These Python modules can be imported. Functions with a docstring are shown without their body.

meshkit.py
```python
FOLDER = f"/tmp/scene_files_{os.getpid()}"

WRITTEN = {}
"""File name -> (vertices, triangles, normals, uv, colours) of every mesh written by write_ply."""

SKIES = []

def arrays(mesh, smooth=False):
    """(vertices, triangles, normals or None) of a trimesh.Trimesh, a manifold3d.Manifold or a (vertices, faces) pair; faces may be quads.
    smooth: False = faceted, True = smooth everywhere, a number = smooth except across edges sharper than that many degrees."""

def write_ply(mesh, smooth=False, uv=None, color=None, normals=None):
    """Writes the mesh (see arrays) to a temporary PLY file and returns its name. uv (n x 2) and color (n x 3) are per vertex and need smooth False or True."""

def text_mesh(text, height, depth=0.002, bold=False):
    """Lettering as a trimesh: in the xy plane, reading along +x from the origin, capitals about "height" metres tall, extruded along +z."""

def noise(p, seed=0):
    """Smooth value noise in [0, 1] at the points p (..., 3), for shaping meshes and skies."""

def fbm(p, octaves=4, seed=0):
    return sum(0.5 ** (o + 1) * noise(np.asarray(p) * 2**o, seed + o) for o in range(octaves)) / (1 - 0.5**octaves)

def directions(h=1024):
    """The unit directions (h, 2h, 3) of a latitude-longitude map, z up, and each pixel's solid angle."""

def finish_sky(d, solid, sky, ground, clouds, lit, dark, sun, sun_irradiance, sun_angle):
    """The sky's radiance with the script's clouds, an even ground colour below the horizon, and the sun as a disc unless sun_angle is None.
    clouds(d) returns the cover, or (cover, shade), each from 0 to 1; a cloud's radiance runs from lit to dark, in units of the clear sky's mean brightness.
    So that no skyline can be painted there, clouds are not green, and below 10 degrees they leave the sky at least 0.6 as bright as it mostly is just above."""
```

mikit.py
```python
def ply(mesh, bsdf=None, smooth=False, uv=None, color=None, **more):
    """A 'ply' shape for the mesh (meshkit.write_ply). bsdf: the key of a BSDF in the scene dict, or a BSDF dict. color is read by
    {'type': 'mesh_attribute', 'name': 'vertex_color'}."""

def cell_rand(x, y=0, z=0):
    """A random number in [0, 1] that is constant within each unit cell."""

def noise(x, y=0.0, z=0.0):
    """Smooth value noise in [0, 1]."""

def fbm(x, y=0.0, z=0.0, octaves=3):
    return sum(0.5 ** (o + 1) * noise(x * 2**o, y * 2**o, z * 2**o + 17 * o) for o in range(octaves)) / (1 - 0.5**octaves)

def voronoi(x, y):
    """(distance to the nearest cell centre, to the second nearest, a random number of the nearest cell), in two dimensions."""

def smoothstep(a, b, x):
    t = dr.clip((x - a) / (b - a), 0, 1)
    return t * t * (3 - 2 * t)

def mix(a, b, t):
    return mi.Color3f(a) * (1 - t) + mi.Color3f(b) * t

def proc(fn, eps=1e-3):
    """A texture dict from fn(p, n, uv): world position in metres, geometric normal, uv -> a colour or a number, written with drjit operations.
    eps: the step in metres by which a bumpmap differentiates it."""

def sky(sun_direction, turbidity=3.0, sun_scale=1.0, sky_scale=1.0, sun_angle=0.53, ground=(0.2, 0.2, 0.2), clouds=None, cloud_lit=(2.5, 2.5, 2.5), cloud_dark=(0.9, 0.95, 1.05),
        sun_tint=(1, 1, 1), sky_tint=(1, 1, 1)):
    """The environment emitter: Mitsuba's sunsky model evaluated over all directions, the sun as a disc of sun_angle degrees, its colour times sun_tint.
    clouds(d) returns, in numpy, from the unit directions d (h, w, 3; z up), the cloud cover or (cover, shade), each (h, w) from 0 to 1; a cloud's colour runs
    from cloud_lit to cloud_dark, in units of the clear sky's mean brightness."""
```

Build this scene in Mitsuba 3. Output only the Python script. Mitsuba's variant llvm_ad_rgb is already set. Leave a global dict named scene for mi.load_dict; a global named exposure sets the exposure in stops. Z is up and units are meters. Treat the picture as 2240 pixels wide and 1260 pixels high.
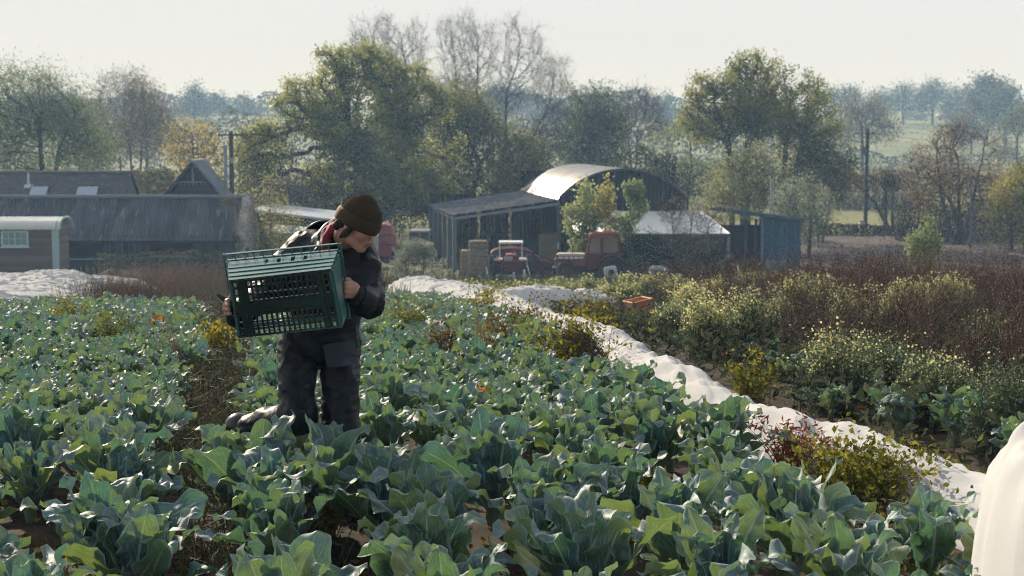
import math
import numpy as np, trimesh, mitsuba as mi, drjit as dr, mikit, meshkit
from scipy.spatial import cKDTree
from scipy.interpolate import PchipInterpolator
from mikit import noise, fbm, smoothstep, mix, voronoi, cell_rand

T = mi.ScalarTransform4f
scene, labels = {}, {}

# ---------------------------------------------------------------- camera, sky, exposure
F = 3400.0 / 2240.0                      # focal length in picture widths
EYE = np.array([0.0, 0.0, 1.75])
PITCH = math.atan(350.0 / 3400.0)
scene['camera'] = {'type': 'thinlens', 'fov': math.degrees(2 * math.atan(0.5 / F)), 'fov_axis': 'x',
                   'aperture_radius': 0.0033, 'focus_distance': 6.35, 'near_clip': 0.1, 'far_clip': 6000.0,
                   'to_world': T().look_at(origin=EYE.tolist(), target=[0, 10 * math.cos(PITCH), 1.75 - 10 * math.sin(PITCH)], up=[0, 0, 1]),
                   'medium': {'type': 'ref', 'id': 'haze_air'}}
exposure = 1.95
SUN_AZ, SUN_EL = math.radians(-30), math.radians(27)      # behind the valley, to the left
SUN = (math.sin(SUN_AZ) * math.cos(SUN_EL), math.cos(SUN_AZ) * math.cos(SUN_EL), math.sin(SUN_EL))


def thin_cloud(d):
    """High thin haze cloud: nearly closed low down, thinning towards the zenith."""
    el = np.degrees(np.arcsin(np.clip(d[..., 2], 0, 1)))
    streak = meshkit.fbm(np.stack([d[..., 0] * 3, d[..., 1] * 3, d[..., 2] * 22], -1), 4)
    towards = d @ (np.array(SUN) / np.linalg.norm(SUN))
    glow = np.clip((towards + .35) / 1.0, 0, 1)                      # sunlit haze is brightest on the sun's side
    glow = glow * glow * (3 - 2 * glow)
    cover = np.clip((0.30 + 0.68 * glow) * (1 - 0.007 * np.maximum(el - 20, 0)), 0.2, 1)
    return cover, np.clip((streak - 0.45) * 0.5, 0, 1)


scene['sky'] = mikit.sky(SUN, turbidity=3, sun_scale=1.5, sky_scale=1.0, sun_angle=1.2, clouds=thin_cloud, cloud_lit=(2.95, 2.95, 2.97), cloud_dark=(2.6, 2.63, 2.68), ground=(0.12, 0.13, 0.08), sun_tint=(0.86, 0.96, 1.18))
scene['haze_air'] = {'type': 'homogeneous', 'albedo': {'type': 'rgb', 'value': [0.93, 0.96, 0.98]}, 'sigma_t': {'type': 'rgb', 'value': [0.00052, 0.00078, 0.00115]}}

# ---------------------------------------------------------------- helpers
used = {}


def num(name):
    n = used.get(name, 0)
    used[name] = n + 1
    return name if n == 0 else f'{name}_{n:03d}'


def P(px, py, d):
    """The point d metres ahead (along y) that a place in the photograph (2240 x 1260) shows."""
    a, b = (px - 1120) / 3400.0, (py - 630) / 3400.0
    c, s = math.cos(PITCH), math.sin(PITCH)
    r = np.array([a, c - b * s, -s - b * c])
    return EYE + r * (d / r[1])


_gy = np.array([-400, -120, 0, 4, 6.5, 9, 13, 22, 30, 50, 65, 78, 90, 150, 260, 300, 330, 480, 540, 700, 1000, 2500])
_gz = np.array([9, 1.5, .15, .12, .12, -.03, -.32, -1.10, -1.85, -3.6, -4.9, -5.75, -6, -6.05, -6.1, -5.9, -4.6, 5.6, 8.2, 10, 8, 4.0])
_gp = PchipInterpolator(_gy, _gz)


def G(x, y):
    x, y = np.asarray(x, float), np.asarray(y, float)
    p = np.stack(np.broadcast_arrays(x * .35, y * .35, 0 * x), -1)
    q = np.stack(np.broadcast_arrays(x * .012, y * .012, 0 * x), -1)
    far = np.clip((y - 260) / 200, 0, 1)
    return _gp(y) + (meshkit.fbm(p, 3, 5) - .5) * .14 + (meshkit.fbm(q, 2, 9) - .5) * 5 * far


def atg(px, py, h=0.0):
    """Where the sight line of a picture point meets the ground raised by h."""
    lo, hi = 2.0, 400.0
    for _ in range(50):
        m = (lo + hi) / 2
        q = P(px, py, m)
        if q[2] > G(q[0], q[1]) + h:
            lo = m
        else:
            hi = m
    return P(px, py, (lo + hi) / 2)


def rot(axis, ang):
    return np.array(T().rotate(list(map(float, axis)), math.degrees(ang)).matrix)[:3, :3]


def basis(z, x=(1, 0, 0)):
    z = np.asarray(z, float) / np.linalg.norm(z)
    x = np.asarray(x, float) - np.dot(x, z) * z
    if np.linalg.norm(x) < 1e-6:
        x = np.cross(z, [0, 1, 0])
    x /= np.linalg.norm(x)
    return np.stack([x, np.cross(z, x), z], 1)


def quads(f):
    f = np.asarray(f)
    return np.vstack([f[:, [0, 1, 2]], f[:, [0, 2, 3]]])


def gridfaces(n, m):
    """Triangles of an n x m vertex grid."""
    i, j = np.meshgrid(np.arange(n - 1), np.arange(m - 1), indexing='ij')
    q = np.stack([i * m + j, i * m + j + 1, (i + 1) * m + j + 1, (i + 1) * m + j], -1).reshape(-1, 4)
    return quads(q)


class M:
    """Collects coloured pieces into one mesh."""

    def __init__(s):
        s.v, s.f, s.c, s.n = [], [], [], 0

    def add(s, v, f, col=(.5, .5, .5)):
        v = np.asarray(v, float)
        s.v.append(v)
        s.f.append(np.asarray(f, int) + s.n)
        s.c.append(np.broadcast_to(np.asarray(col, float), v.shape))
        s.n += len(v)
        return s

    def mesh(s, t, col=(.5, .5, .5), R=None, o=(0, 0, 0)):
        v = np.asarray(t.vertices)
        if R is not None:
            v = v @ np.asarray(R).T
        return s.add(v + np.asarray(o), t.faces, col)

    def box(s, c, size, col=(.5, .5, .5), R=None, bev=0.0):
        """A box with chamfered edges when bev > 0."""
        h = np.asarray(size, float) / 2
        if bev:
            pts = []
            for k in range(3):
                hh = h - bev
                hh[k] = h[k]
                pts += [[sx * hh[0], sy * hh[1], sz * hh[2]] for sx in (-1, 1) for sy in (-1, 1) for sz in (-1, 1)]
            t = trimesh.convex.convex_hull(np.array(pts))
        else:
            t = trimesh.creation.box(2 * h)
        return s.mesh(t, col, R, c)

    def tube(s, pts, r, n=6, col=(.5, .5, .5), cap=True):
        p = np.asarray(pts, float)
        r = np.broadcast_to(np.asarray(r, float), (len(p),))
        t = np.gradient(p, axis=0)
        t /= np.linalg.norm(t, axis=1, keepdims=True) + 1e-12
        ref = np.array([0, 0, 1.0]) if abs(t[:, 2]).mean() < .8 else np.array([1.0, 0, 0])
        a = np.cross(t, ref)
        a /= np.linalg.norm(a, axis=1, keepdims=True) + 1e-12
        b = np.cross(t, a)
        w = np.arange(n) * 2 * np.pi / n + np.pi / n
        v = (p[:, None] + r[:, None, None] * (np.cos(w)[None, :, None] * a[:, None] + np.sin(w)[None, :, None] * b[:, None])).reshape(-1, 3)
        i, j = np.meshgrid(np.arange(len(p) - 1), np.arange(n), indexing='ij')
        q = np.stack([i * n + j, i * n + (j + 1) % n, (i + 1) * n + (j + 1) % n, (i + 1) * n + j], -1).reshape(-1, 4)
        f = [quads(q)]
        if cap:
            k = np.arange(1, n - 1)
            f.append(np.stack([k * 0, k + 1, k], 1))
            o = (len(p) - 1) * n
            f.append(np.stack([k * 0 + o, k + o, k + 1 + o], 1))
        c = np.asarray(col, float)
        if c.ndim == 2:
            c = np.repeat(c, n, 0)
        return s.add(v, np.vstack(f), c)

    def prism(s, poly, ext, col=(.5, .5, .5), R=None, o=(0, 0, 0)):
        """A plane outline (x, y) pushed out along z by ext."""
        from shapely.geometry import Polygon
        g = poly if hasattr(poly, 'exterior') else Polygon(poly)
        return s.mesh(trimesh.creation.extrude_polygon(g, ext, engine='earcut'), col, R, o)

    def lathe(s, prof, n=20, col=(.5, .5, .5), R=None, o=(0, 0, 0)):
        return s.mesh(trimesh.creation.revolve(np.asarray(prof, float), sections=n), col, R, o)

    def all(s):
        return np.vstack(s.v), np.vstack(s.f), np.vstack(s.c)


def mott(c, v, amt=.25, freq=3.0, seed=0):
    """Uneven tone of a coloured surface."""
    k = 1 + amt * 2 * (meshkit.fbm(np.asarray(v) * freq, 3, seed) - .5)
    return np.clip(np.asarray(c) * k[:, None], 0, 1)


def put(name, m, mat='vc', parent=None, smooth=False, label=None, cat=None, group=None, kind=None, uv=None, amt=.2, freq=3.0, tw=None):
    key = num((parent + '__' if parent else '') + name)
    if isinstance(m, M):
        v, f, c = m.all()
    elif isinstance(m, tuple):
        v, f = m[0], m[1]
        c = m[2] if len(m) > 2 else None
    else:
        v, f, c = np.asarray(m.vertices), np.asarray(m.faces), None
    if smooth is not False and smooth is not True:
        t = trimesh.Trimesh(v, f, process=False)
        if c is not None:
            tr = trimesh.graph.smooth_shade(t, angle=np.radians(smooth), facet_minarea=None)
            kd = cKDTree(v)
            c = c[kd.query(np.asarray(tr.vertices))[1]]
            v, f, smooth = np.asarray(tr.vertices), np.asarray(tr.faces), True
    if c is not None and amt:
        c = mott(c, v, amt, freq)
    d = mikit.ply((v, f), mat, smooth=smooth, uv=uv, color=c)
    if tw is not None:
        d['to_world'] = tw
    scene[key] = d
    tag(key, label, cat, group, kind)
    return key


def tag(key, label=None, cat=None, group=None, kind=None):
    e = {k: v for k, v in (('label', label), ('category', cat), ('group', group), ('kind', kind)) if v}
    if e:
        labels[key] = e
    return key


def thing(name, label, cat, group=None):
    return tag(num(name), label, cat, group)


def rgb(v):
    return {'type': 'rgb', 'value': list(map(float, v))}


# ---------------------------------------------------------------- materials
VC = {'type': 'mesh_attribute', 'name': 'vertex_color'}
scene['vc'] = {'type': 'twosided', 'bsdf': {'type': 'principled', 'base_color': VC, 'roughness': .75, 'specular': .35}}
scene['vc_gloss'] = {'type': 'twosided', 'bsdf': {'type': 'principled', 'base_color': VC, 'roughness': .32, 'specular': .5}}
scene['vc_metal'] = {'type': 'twosided', 'bsdf': {'type': 'principled', 'base_color': VC, 'roughness': .38, 'metallic': .75}}
scene['vc_leaf'] = {'type': 'principledthin', 'base_color': VC, 'roughness': .5, 'diff_trans': 1.0, 'eta': 1.4}
scene['tree_leaf'] = {'type': 'principledthin', 'base_color': VC, 'roughness': .55, 'diff_trans': 1.25, 'eta': 1.35}
scene['sunlit_tint_pane'] = {'type': 'principledthin', 'base_color': VC, 'roughness': .25, 'diff_trans': 1.5, 'eta': 1.4}  # sunlit leaves behind the cab are put into the pane colour
scene['glass'] = {'type': 'twosided', 'bsdf': {'type': 'principled', 'base_color': rgb((.03, .04, .045)), 'roughness': .08, 'specular': .8}}


def soil_fn(p, n, uv):
    """Ground cover by place: tilled soil in the beds, rough grass in the yard, ploughed strip, valley pasture, hill field."""
    a = fbm(p.x * 1.3, p.y * 1.3, 0, 4)
    b = fbm(p.x * 9, p.y * 9, 3, 3)
    big = fbm(p.x * .05, p.y * .05, 7, 3)
    soil = mix((.022, .017, .012), (.07, .052, .036), smoothstep(.3, .75, .5 * a + .5 * b))
    grass = mix((.055, .065, .022), (.15, .14, .06), smoothstep(.35, .7, .6 * a + .4 * b))
    plough = mix((.075, .062, .055), (.15, .125, .11), smoothstep(.3, .7, .4 * a + .6 * b))
    past = mix((.13, .15, .055), (.2, .2, .09), smoothstep(.3, .7, .5 * big + .5 * a))
    hill = mix((.17, .2, .1), (.26, .27, .15), smoothstep(.3, .7, big))
    c = mix(soil, grass, smoothstep(32, 44, p.y + 8 * (a - .5)))
    right = smoothstep(12.5, 15, p.x - .02 * p.y + 2 * (a - .5)) * smoothstep(60, 70, p.y + 6 * (a - .5)) * (1 - smoothstep(111, 115, p.y + 3 * (a - .5)))
    c = mix(c, plough, right)
    c = mix(c, past, smoothstep(112, 122, p.y + 4 * (a - .5)))
    c = mix(c, hill, smoothstep(290, 310, p.y))
    return c


scene['soil'] = {'type': 'twosided', 'bsdf': {'type': 'principled', 'base_color': mikit.proc(soil_fn), 'roughness': .9, 'specular': .2}}

# ---------------------------------------------------------------- ground
xs = np.sinh(np.linspace(-1, 1, 261) * 6.2) / np.sinh(6.2) * 640
ys = np.concatenate([np.linspace(-300, -8, 14), np.linspace(-6, 2, 14), np.linspace(2.15, 30, 170), np.linspace(30.5, 130, 120), np.linspace(133, 620, 110), np.linspace(650, 1100, 12)])
X, Y = np.meshgrid(xs, ys, indexing='ij')
clod = (meshkit.fbm(np.stack([X * 5, Y * 5, 0 * X], -1), 3, 3) - .5) * .10 * np.clip((34 - Y) / 4, 0, 1)
Z = G(X, Y) + clod
put('ground', (np.stack([X, Y, Z], -1).reshape(-1, 3), gridfaces(len(xs), len(ys))[:, ::-1]), 'soil', smooth=True, kind='structure', label='sloping field soil, yard grass and far hill pasture', amt=0)
# ---------------------------------------------------------------- farm buildings


def rust_sheet_fn(p, n, uv):
    """Grey sheet roof with rust and lichen streaks that run with the sheets."""
    a = fbm(p.x * 1.8, p.y * .6, p.z * .6, 4)
    b = fbm(p.x * 7, p.y * 1.2, p.z * 1.2, 3)
    c = mix((.028, .040, .052), (.072, .090, .108), smoothstep(.3, .7, a))
    c = mix(c, (.22, .23, .22), smoothstep(.62, .8, b) * .6)
    return mix(c, (.12, .08, .055), smoothstep(.68, .85, a) * .5)


def pale_sheet_fn(p, n, uv):
    """Galvanised curved sheets, dull in patches, brown along some laps."""
    a = fbm(p.x * .9, p.y * 2.4, p.z * .9, 4)
    b = fbm(p.x * .5, p.y * 5, 3, 3)
    c = mix((.17, .17, .18), (.28, .28, .28), smoothstep(.3, .7, a))
    return mix(c, (.26, .21, .18), smoothstep(.62, .75, b) * .7)


def flint_fn(p, n, uv):
    d1, d2, r = voronoi((p.x + p.y) * 7, p.z * 7)
    return mix((.50, .47, .42), mix((.16, .15, .14), (.42, .40, .36), r), smoothstep(.03, .12, d2 - d1))


def slate_fn(p, n, uv):
    a = fbm(p.x * 3, p.y * 3, p.z * 3, 4)
    r = cell_rand(dr.floor(p.x * 3.2 + .5 * dr.floor(p.z * 5)), 0, dr.floor(p.z * 5))
    c = mix((.028, .030, .034), (.065, .065, .066), .5 * r + .5 * a)
    return mix(c, (.22, .21, .18), smoothstep(.70, .78, fbm(p.x * 9, p.y * 9, p.z * 9, 2)) * .6)


scene['rust_sheet'] = {'type': 'twosided', 'bsdf': {'type': 'principled', 'base_color': mikit.proc(rust_sheet_fn), 'roughness': .55, 'metallic': .15}}
scene['pale_sheet'] = {'type': 'twosided', 'bsdf': {'type': 'principled', 'base_color': mikit.proc(pale_sheet_fn), 'roughness': .42, 'metallic': .35}}
scene['bright_sheet'] = {'type': 'twosided', 'bsdf': {'type': 'principled', 'base_color': rgb((.88, .88, .88)), 'roughness': .36, 'metallic': .25}}  # sun glint on the metal is put into this white base colour
scene['flint'] = {'type': 'twosided', 'bsdf': {'type': 'diffuse', 'reflectance': mikit.proc(flint_fn)}}
scene['slate'] = {'type': 'twosided', 'bsdf': {'type': 'principled', 'base_color': mikit.proc(slate_fn), 'roughness': .6}}
WOODD, WOODG, BLUEG = (.035, .036, .04), (.15, .15, .15), (.06, .085, .11)


def corr(p00, p10, p01, p11, pitch, amp, rows=2, per=6, lip=.012):
    """A corrugated sheet (with thickness): ribs run from the p00-p10 edge to the p01-p11 edge."""
    p00, p10, p01, p11 = (np.asarray(a, float) for a in (p00, p10, p01, p11))
    n = max(2, int(np.linalg.norm(p10 - p00) / pitch) * per)
    u, v = np.meshgrid(np.linspace(0, 1, n + 1), np.linspace(0, 1, rows), indexing='ij')
    q = (p00 * ((1 - u) * (1 - v))[..., None] + p10 * (u * (1 - v))[..., None] + p01 * ((1 - u) * v)[..., None] + p11 * (u * v)[..., None])
    nn = np.cross(p10 - p00, p01 - p00)
    nn /= np.linalg.norm(nn)
    if nn[2] < 0:
        nn = -nn
    w = (np.sin(u * n / per * 2 * np.pi) * amp)[..., None]
    a = (q + nn * w).reshape(-1, 3)
    f = gridfaces(n + 1, rows)
    return np.vstack([a, a - nn * lip]), np.vstack([f, f[:, ::-1] + len(a)])


def gz(x, y):
    return float(G(x, y))


def boards(m, x0, x1, y, z0, z1, h, col, dy=.025, along='x', x=None):
    """Horizontal weatherboards on a wall that faces the field (along x) or an end wall (along y)."""
    n = max(1, int(round((z1 - z0) / h)))
    for k in range(n):
        za, zb = z0 + (z1 - z0) * k / n, z0 + (z1 - z0) * (k + 1) / n + .02
        c = np.array(col) * (.8 + .4 * ((k * 37 % 11) / 11))
        if along == 'x':
            v = [(x0, y - dy, za), (x1, y - dy, za), (x1, y, zb), (x0, y, zb), (x0, y + .03, za), (x1, y + .03, za), (x1, y + .03, zb), (x0, y + .03, zb)]
        else:
            v = [(x + dy, x0, za), (x + dy, x1, za), (x, x1, zb), (x, x0, zb), (x - .03, x0, za), (x - .03, x1, za), (x - .03, x1, zb), (x - .03, x0, zb)]
        m.add(v, quads([[0, 1, 2, 3], [5, 4, 7, 6], [0, 4, 5, 1], [3, 2, 6, 7], [0, 3, 7, 4], [1, 5, 6, 2]]), c)


# long low shed at left
S = thing('long_shed', 'long low shed with dark corrugated roof at left behind the wooden hut', 'shed')
x0, x1, ya, yr, yb, ze, zr = -29.5, -13.45, 76.0, 78.3, 80.6, -3.55, -1.72
zg = gz(-20, 76)
put('roof', corr((x0, ya - .25, ze - .18), (x1, ya - .25, ze - .18), (x0, yr, zr), (x1, yr, zr), .185, .03), 'rust_sheet', S, label='dark corrugated front slope')
put('roof', corr((x0, yb, ze), (x1, yb, ze), (x0, yr, zr), (x1, yr, zr), .185, .03, per=4), 'rust_sheet', S)
put('ridge_cap', M().tube([(x0, yr, zr + .02), (x1, yr, zr + .02)], .12, 8, (.16, .19, .21)), 'vc', S)
m = M()
for k in range(54):
    xa = x0 + (x1 - x0) * k / 54
    m.box((xa + .145, ya + .03, (zg + ze) / 2), (.27, .03 + .012 * (k % 2), ze - zg + .1), np.array(BLUEG) * (.35 + .4 * ((k * 7 % 5) / 5)))
put('wall', m, 'vc', S, label='dark upright boards under the eave', kind='stuff')
m = M()
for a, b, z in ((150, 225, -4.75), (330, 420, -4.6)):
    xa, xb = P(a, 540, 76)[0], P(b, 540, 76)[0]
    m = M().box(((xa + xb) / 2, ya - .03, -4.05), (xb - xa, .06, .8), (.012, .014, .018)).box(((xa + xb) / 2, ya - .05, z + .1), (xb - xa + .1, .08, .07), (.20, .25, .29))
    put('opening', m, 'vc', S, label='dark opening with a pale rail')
put('fascia', M().box(((x0 + x1) / 2, ya - .16, ze - .24), (x1 - x0, .04, .13), (.03, .035, .04)), 'vc', S)
g = [(ya, zg - .3), (yb, zg - .3), (yb, ze), (yr, zr + .12), (ya, ze)]
put('gable_wall', M().prism([(a, b) for a, b in g], .45, (.5, .5, .5), np.array([[0, 0, 1], [1, 0, 0], [0, 1, 0]]), (x1 - .1, 0, 0)), 'flint', S, label='pale flint gable end', amt=0)
put('door', M().box((x1 + .365, ya + .6, zg + .75), (.06, .6, 1.5), (.03, .03, .035)), 'vc', S)

# slate-roofed house behind
S = thing('slate_house', 'dark slate-roofed house with two skylights behind the long shed', 'house')
x0, x1, yr, zr, hd = -46.0, -23.3, 95.0, -.96, 3.3
sl = .82
m = M()
zz = lambda t: zr - sl * t
roofq = lambda s, t0, t1, off: [(x0, yr + s * t0, zz(t0) + off), (x1 + .15, yr + s * t0, zz(t0) + off), (x1 + .15, yr + s * t1, zz(t1) + off), (x0, yr + s * t1, zz(t1) + off)]
for s, nm in ((-1, 'roof'), (1, 'roof')):
    m = M()
    for k in range(18):                 # slate courses, each lapping the one below
        t0, t1 = hd * k / 18, hd * (k + 1) / 18 + .03
        a = np.array(roofq(s, t0, t1, 0)); a[2:, 2] += .035
        b = a - [0, 0, .03]
        m.add(np.vstack([a, b]), quads([[0, 1, 2, 3], [7, 6, 5, 4], [3, 2, 6, 7], [1, 5, 6, 2], [0, 3, 7, 4]]))
    put(nm, m, 'slate', S, kind='stuff', amt=0, label='slate courses of one roof slope')
put('ridge_tiles', M().tube([(x0, yr, zr + .05), (x1 + .15, yr, zr + .05)], .09, 8, (.17, .16, .14)), 'vc', S)
m = M()
for k in range(16):
    z0 = -6 + k * .31
    h = hd - .1
    w = lambda z: min(h, max(0, (zr - .08 - z) / sl))
    if w(z0) > .05:
        m.add([(x1 + .02, yr - w(z0), z0), (x1 + .02, yr + w(z0), z0), (x1 - .01, yr + w(z0 + .31), z0 + .32), (x1 - .01, yr - w(z0 + .31), z0 + .32)], quads([[0, 1, 2, 3]]), np.array((.13, .16, .17)) * (.8 + .3 * (k % 3) / 2))
put('gable_boards', m, 'vc', S, kind='stuff', label='pale weatherboards of the gable end')
put('wall', M().box(((x0 + x1) / 2 - .1, yr, -4.75), (x1 - x0 - .2, 2 * hd - .6, 2.9), (.09, .09, .085)), 'vc', S)
for a, b in ((66, 104), (168, 214)):
    xa, xb = P(a, 418, 93.6)[0], P(b, 418, 93.6)[0]
    R = basis((0, -sl, 1), (1, 0, 0))
    c = np.array([(xa + xb) / 2, yr - 1.5, zz(1.5) + .06])
    k = put('skylight', M().box(c, (xb - xa + .12, 1.15, .10), (.05, .055, .06), R), 'vc', S)
    put('pane', M().box(c + R[:, 2] * .06, (xb - xa - .04, 1.0, .02), (.34, .42, .52), R), 'vc_gloss', k)
c = P(63, 405, yr - .95)
m = M().tube([(c[0], yr - 1.0, zz(1.0)), (c[0], yr - 1.0, zz(1.0) + .82)], .065, 10, (.62, .66, .7)).box((c[0], yr - 1.06, zz(1.05) + .06), (.5, .3, .08), (.5, .53, .56), basis((0, -sl, 1)))
put('vent_pipe', m, 'vc', S, smooth=40)

# gabled building
S = thing('gabled_barn', 'small barn with steep dark gable and bargeboards above the shed roof', 'barn')
ax, az, yf, wv = -18.4, -.23, 90.0, 1.19
for s, lab in ((-1, None), (1, 'blue-grey right slope')):
    a = np.array([(ax, yf - .35, az), (ax, yf + 3.1, az), (ax + s * 2.6, yf + 3.1, az - 2.6 * wv), (ax + s * 2.6, yf - .35, az - 2.6 * wv)])
    n = basis(np.cross(a[1] - a[0], a[3] - a[0]) * -s)[:, 2] * .1
    if n[2] < 0: n = -n
    m = M().add(np.vstack([a, a + n]), quads([[0, 1, 2, 3], [4, 5, 6, 7], [0, 1, 5, 4], [1, 2, 6, 5], [2, 3, 7, 6], [3, 0, 4, 7]]), (.13, .155, .18) if s > 0 else (.03, .033, .036))
    put('roof', m, 'vc', S, label=lab)
    put('bargeboard', M().tube([(ax, yf - .42, az - .05), (ax + s * 2.6, yf - .42, az - .05 - 2.6 * wv)], .075, 4, (.035, .04, .045)), 'vc', S)
put('ridge_cap', M().box((ax, yf + 1.4, az + .12), (.22, 3.4, .1), (.4, .43, .45)), 'vc', S)
m = M()
for k in range(14):
    z0 = -5.8 + k * .36
    w = lambda z: min(2.3, max(0.0, (az - .25 - z) / wv))
    if w(z0) > .08:
        m.add([(ax - w(z0), yf - .03, z0), (ax + w(z0), yf - .03, z0), (ax + w(z0 + .36), yf + .02, z0 + .37), (ax - w(z0 + .36), yf + .02, z0 + .37)], quads([[0, 1, 2, 3]]), np.array((.04, .046, .05)) * (.75 + .5 * (k % 3) / 2))
put('gable_boards', m, 'vc', S, kind='stuff', label='dark weatherboards of the gable')
put('king_post', M().box((ax, yf - .16, az - .75), (.10, .12, 1.1), (.24, .25, .25)), 'vc', S)
m = M().box((ax, yf - .15, az - 1.12), (1.7, .1, .10), (.20, .21, .21))
put('collar_beam', m, 'vc', S)
for k in range(7):
    put('rafter_end', M().box((ax - .72 + .24 * k, yf - .2, az - 1.24), (.07, .14, .14), (.15, .16, .16)), 'vc', S)
put('side_wall', M().box((ax, yf + 1.55, -4.5), (4.4, 2.9, 2.6), (.04, .042, .045)), 'vc', S)

# wooden hut on wheels
S = thing('shepherds_hut', 'weathered wooden hut with pale curved tin roof at the left edge', 'hut')
y0, y1, x1 = 71.0, 72.7, P(128, 540, 71)[0]
x0 = x1 - 5.6
zb, zt = gz(x1, 71) + .25, P(100, 497, 71)[2]
m = M()
boards(m, x0, x1 - .25, y0, zb, zt, .165, (.15, .125, .115))
put('side_boards', m, 'vc', S, kind='stuff', label='weathered brown weatherboards facing the field', amt=.5, freq=1.6)
m = M()
boards(m, y0, y1, 0, zb, zt + .2, .165, (.16, .14, .13), along='y', x=x1 - .02)
put('end_boards', m, 'vc', S, kind='stuff', amt=.4)
put('frame_box', M().box(((x0 + x1) / 2 - .1, (y0 + y1) / 2, (zb + zt) / 2), (x1 - x0 - .3, y1 - y0 - .1, zt - zb - .05), (.05, .045, .04)), 'vc', S)
# curved roof of corrugated tin, with thickness
th = np.linspace(0, np.pi, 25)
n = int((x1 - x0 + .5) / .076) * 4
u = np.linspace(x0 - .2, x1 + .12, n + 1)
am = .012 * np.sin(np.arange(n + 1) / 4 * 2 * np.pi)
cy, ry, rz = (y0 + y1) / 2, (y1 - y0) / 2 + .16, .50
yy = cy - np.sign(np.cos(th)) * np.abs(np.cos(th)) ** .8 * ry
zz_ = zt - .08 + np.sin(th) ** .8 * rz
A = np.stack([np.broadcast_to(u[:, None], (n + 1, 25)), yy[None] + 0 * u[:, None], zz_[None] + am[:, None]], -1).reshape(-1, 3)
f = gridfaces(n + 1, 25)
put('roof', (np.vstack([A, A - [0, 0, .02]]), np.vstack([f, f[:, ::-1] + len(A)]), np.tile([(.66, .66, .63)], (2 * len(A), 1))), 'vc_gloss', S, label='pale curved corrugated tin roof', amt=.12)
put('roof_trim', M().tube(np.stack([0 * yy + x1 + .13, yy, zz_], 1), .05, 6, (.42, .55, .58)), 'vc', S)
put('end_panel', M().prism([(a, b) for a, b in zip(yy, zz_)], .05, (.10, .085, .08), np.array([[0, 0, 1], [1, 0, 0], [0, 1, 0]]), (x1 - .08, 0, 0)), 'vc', S)
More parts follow.
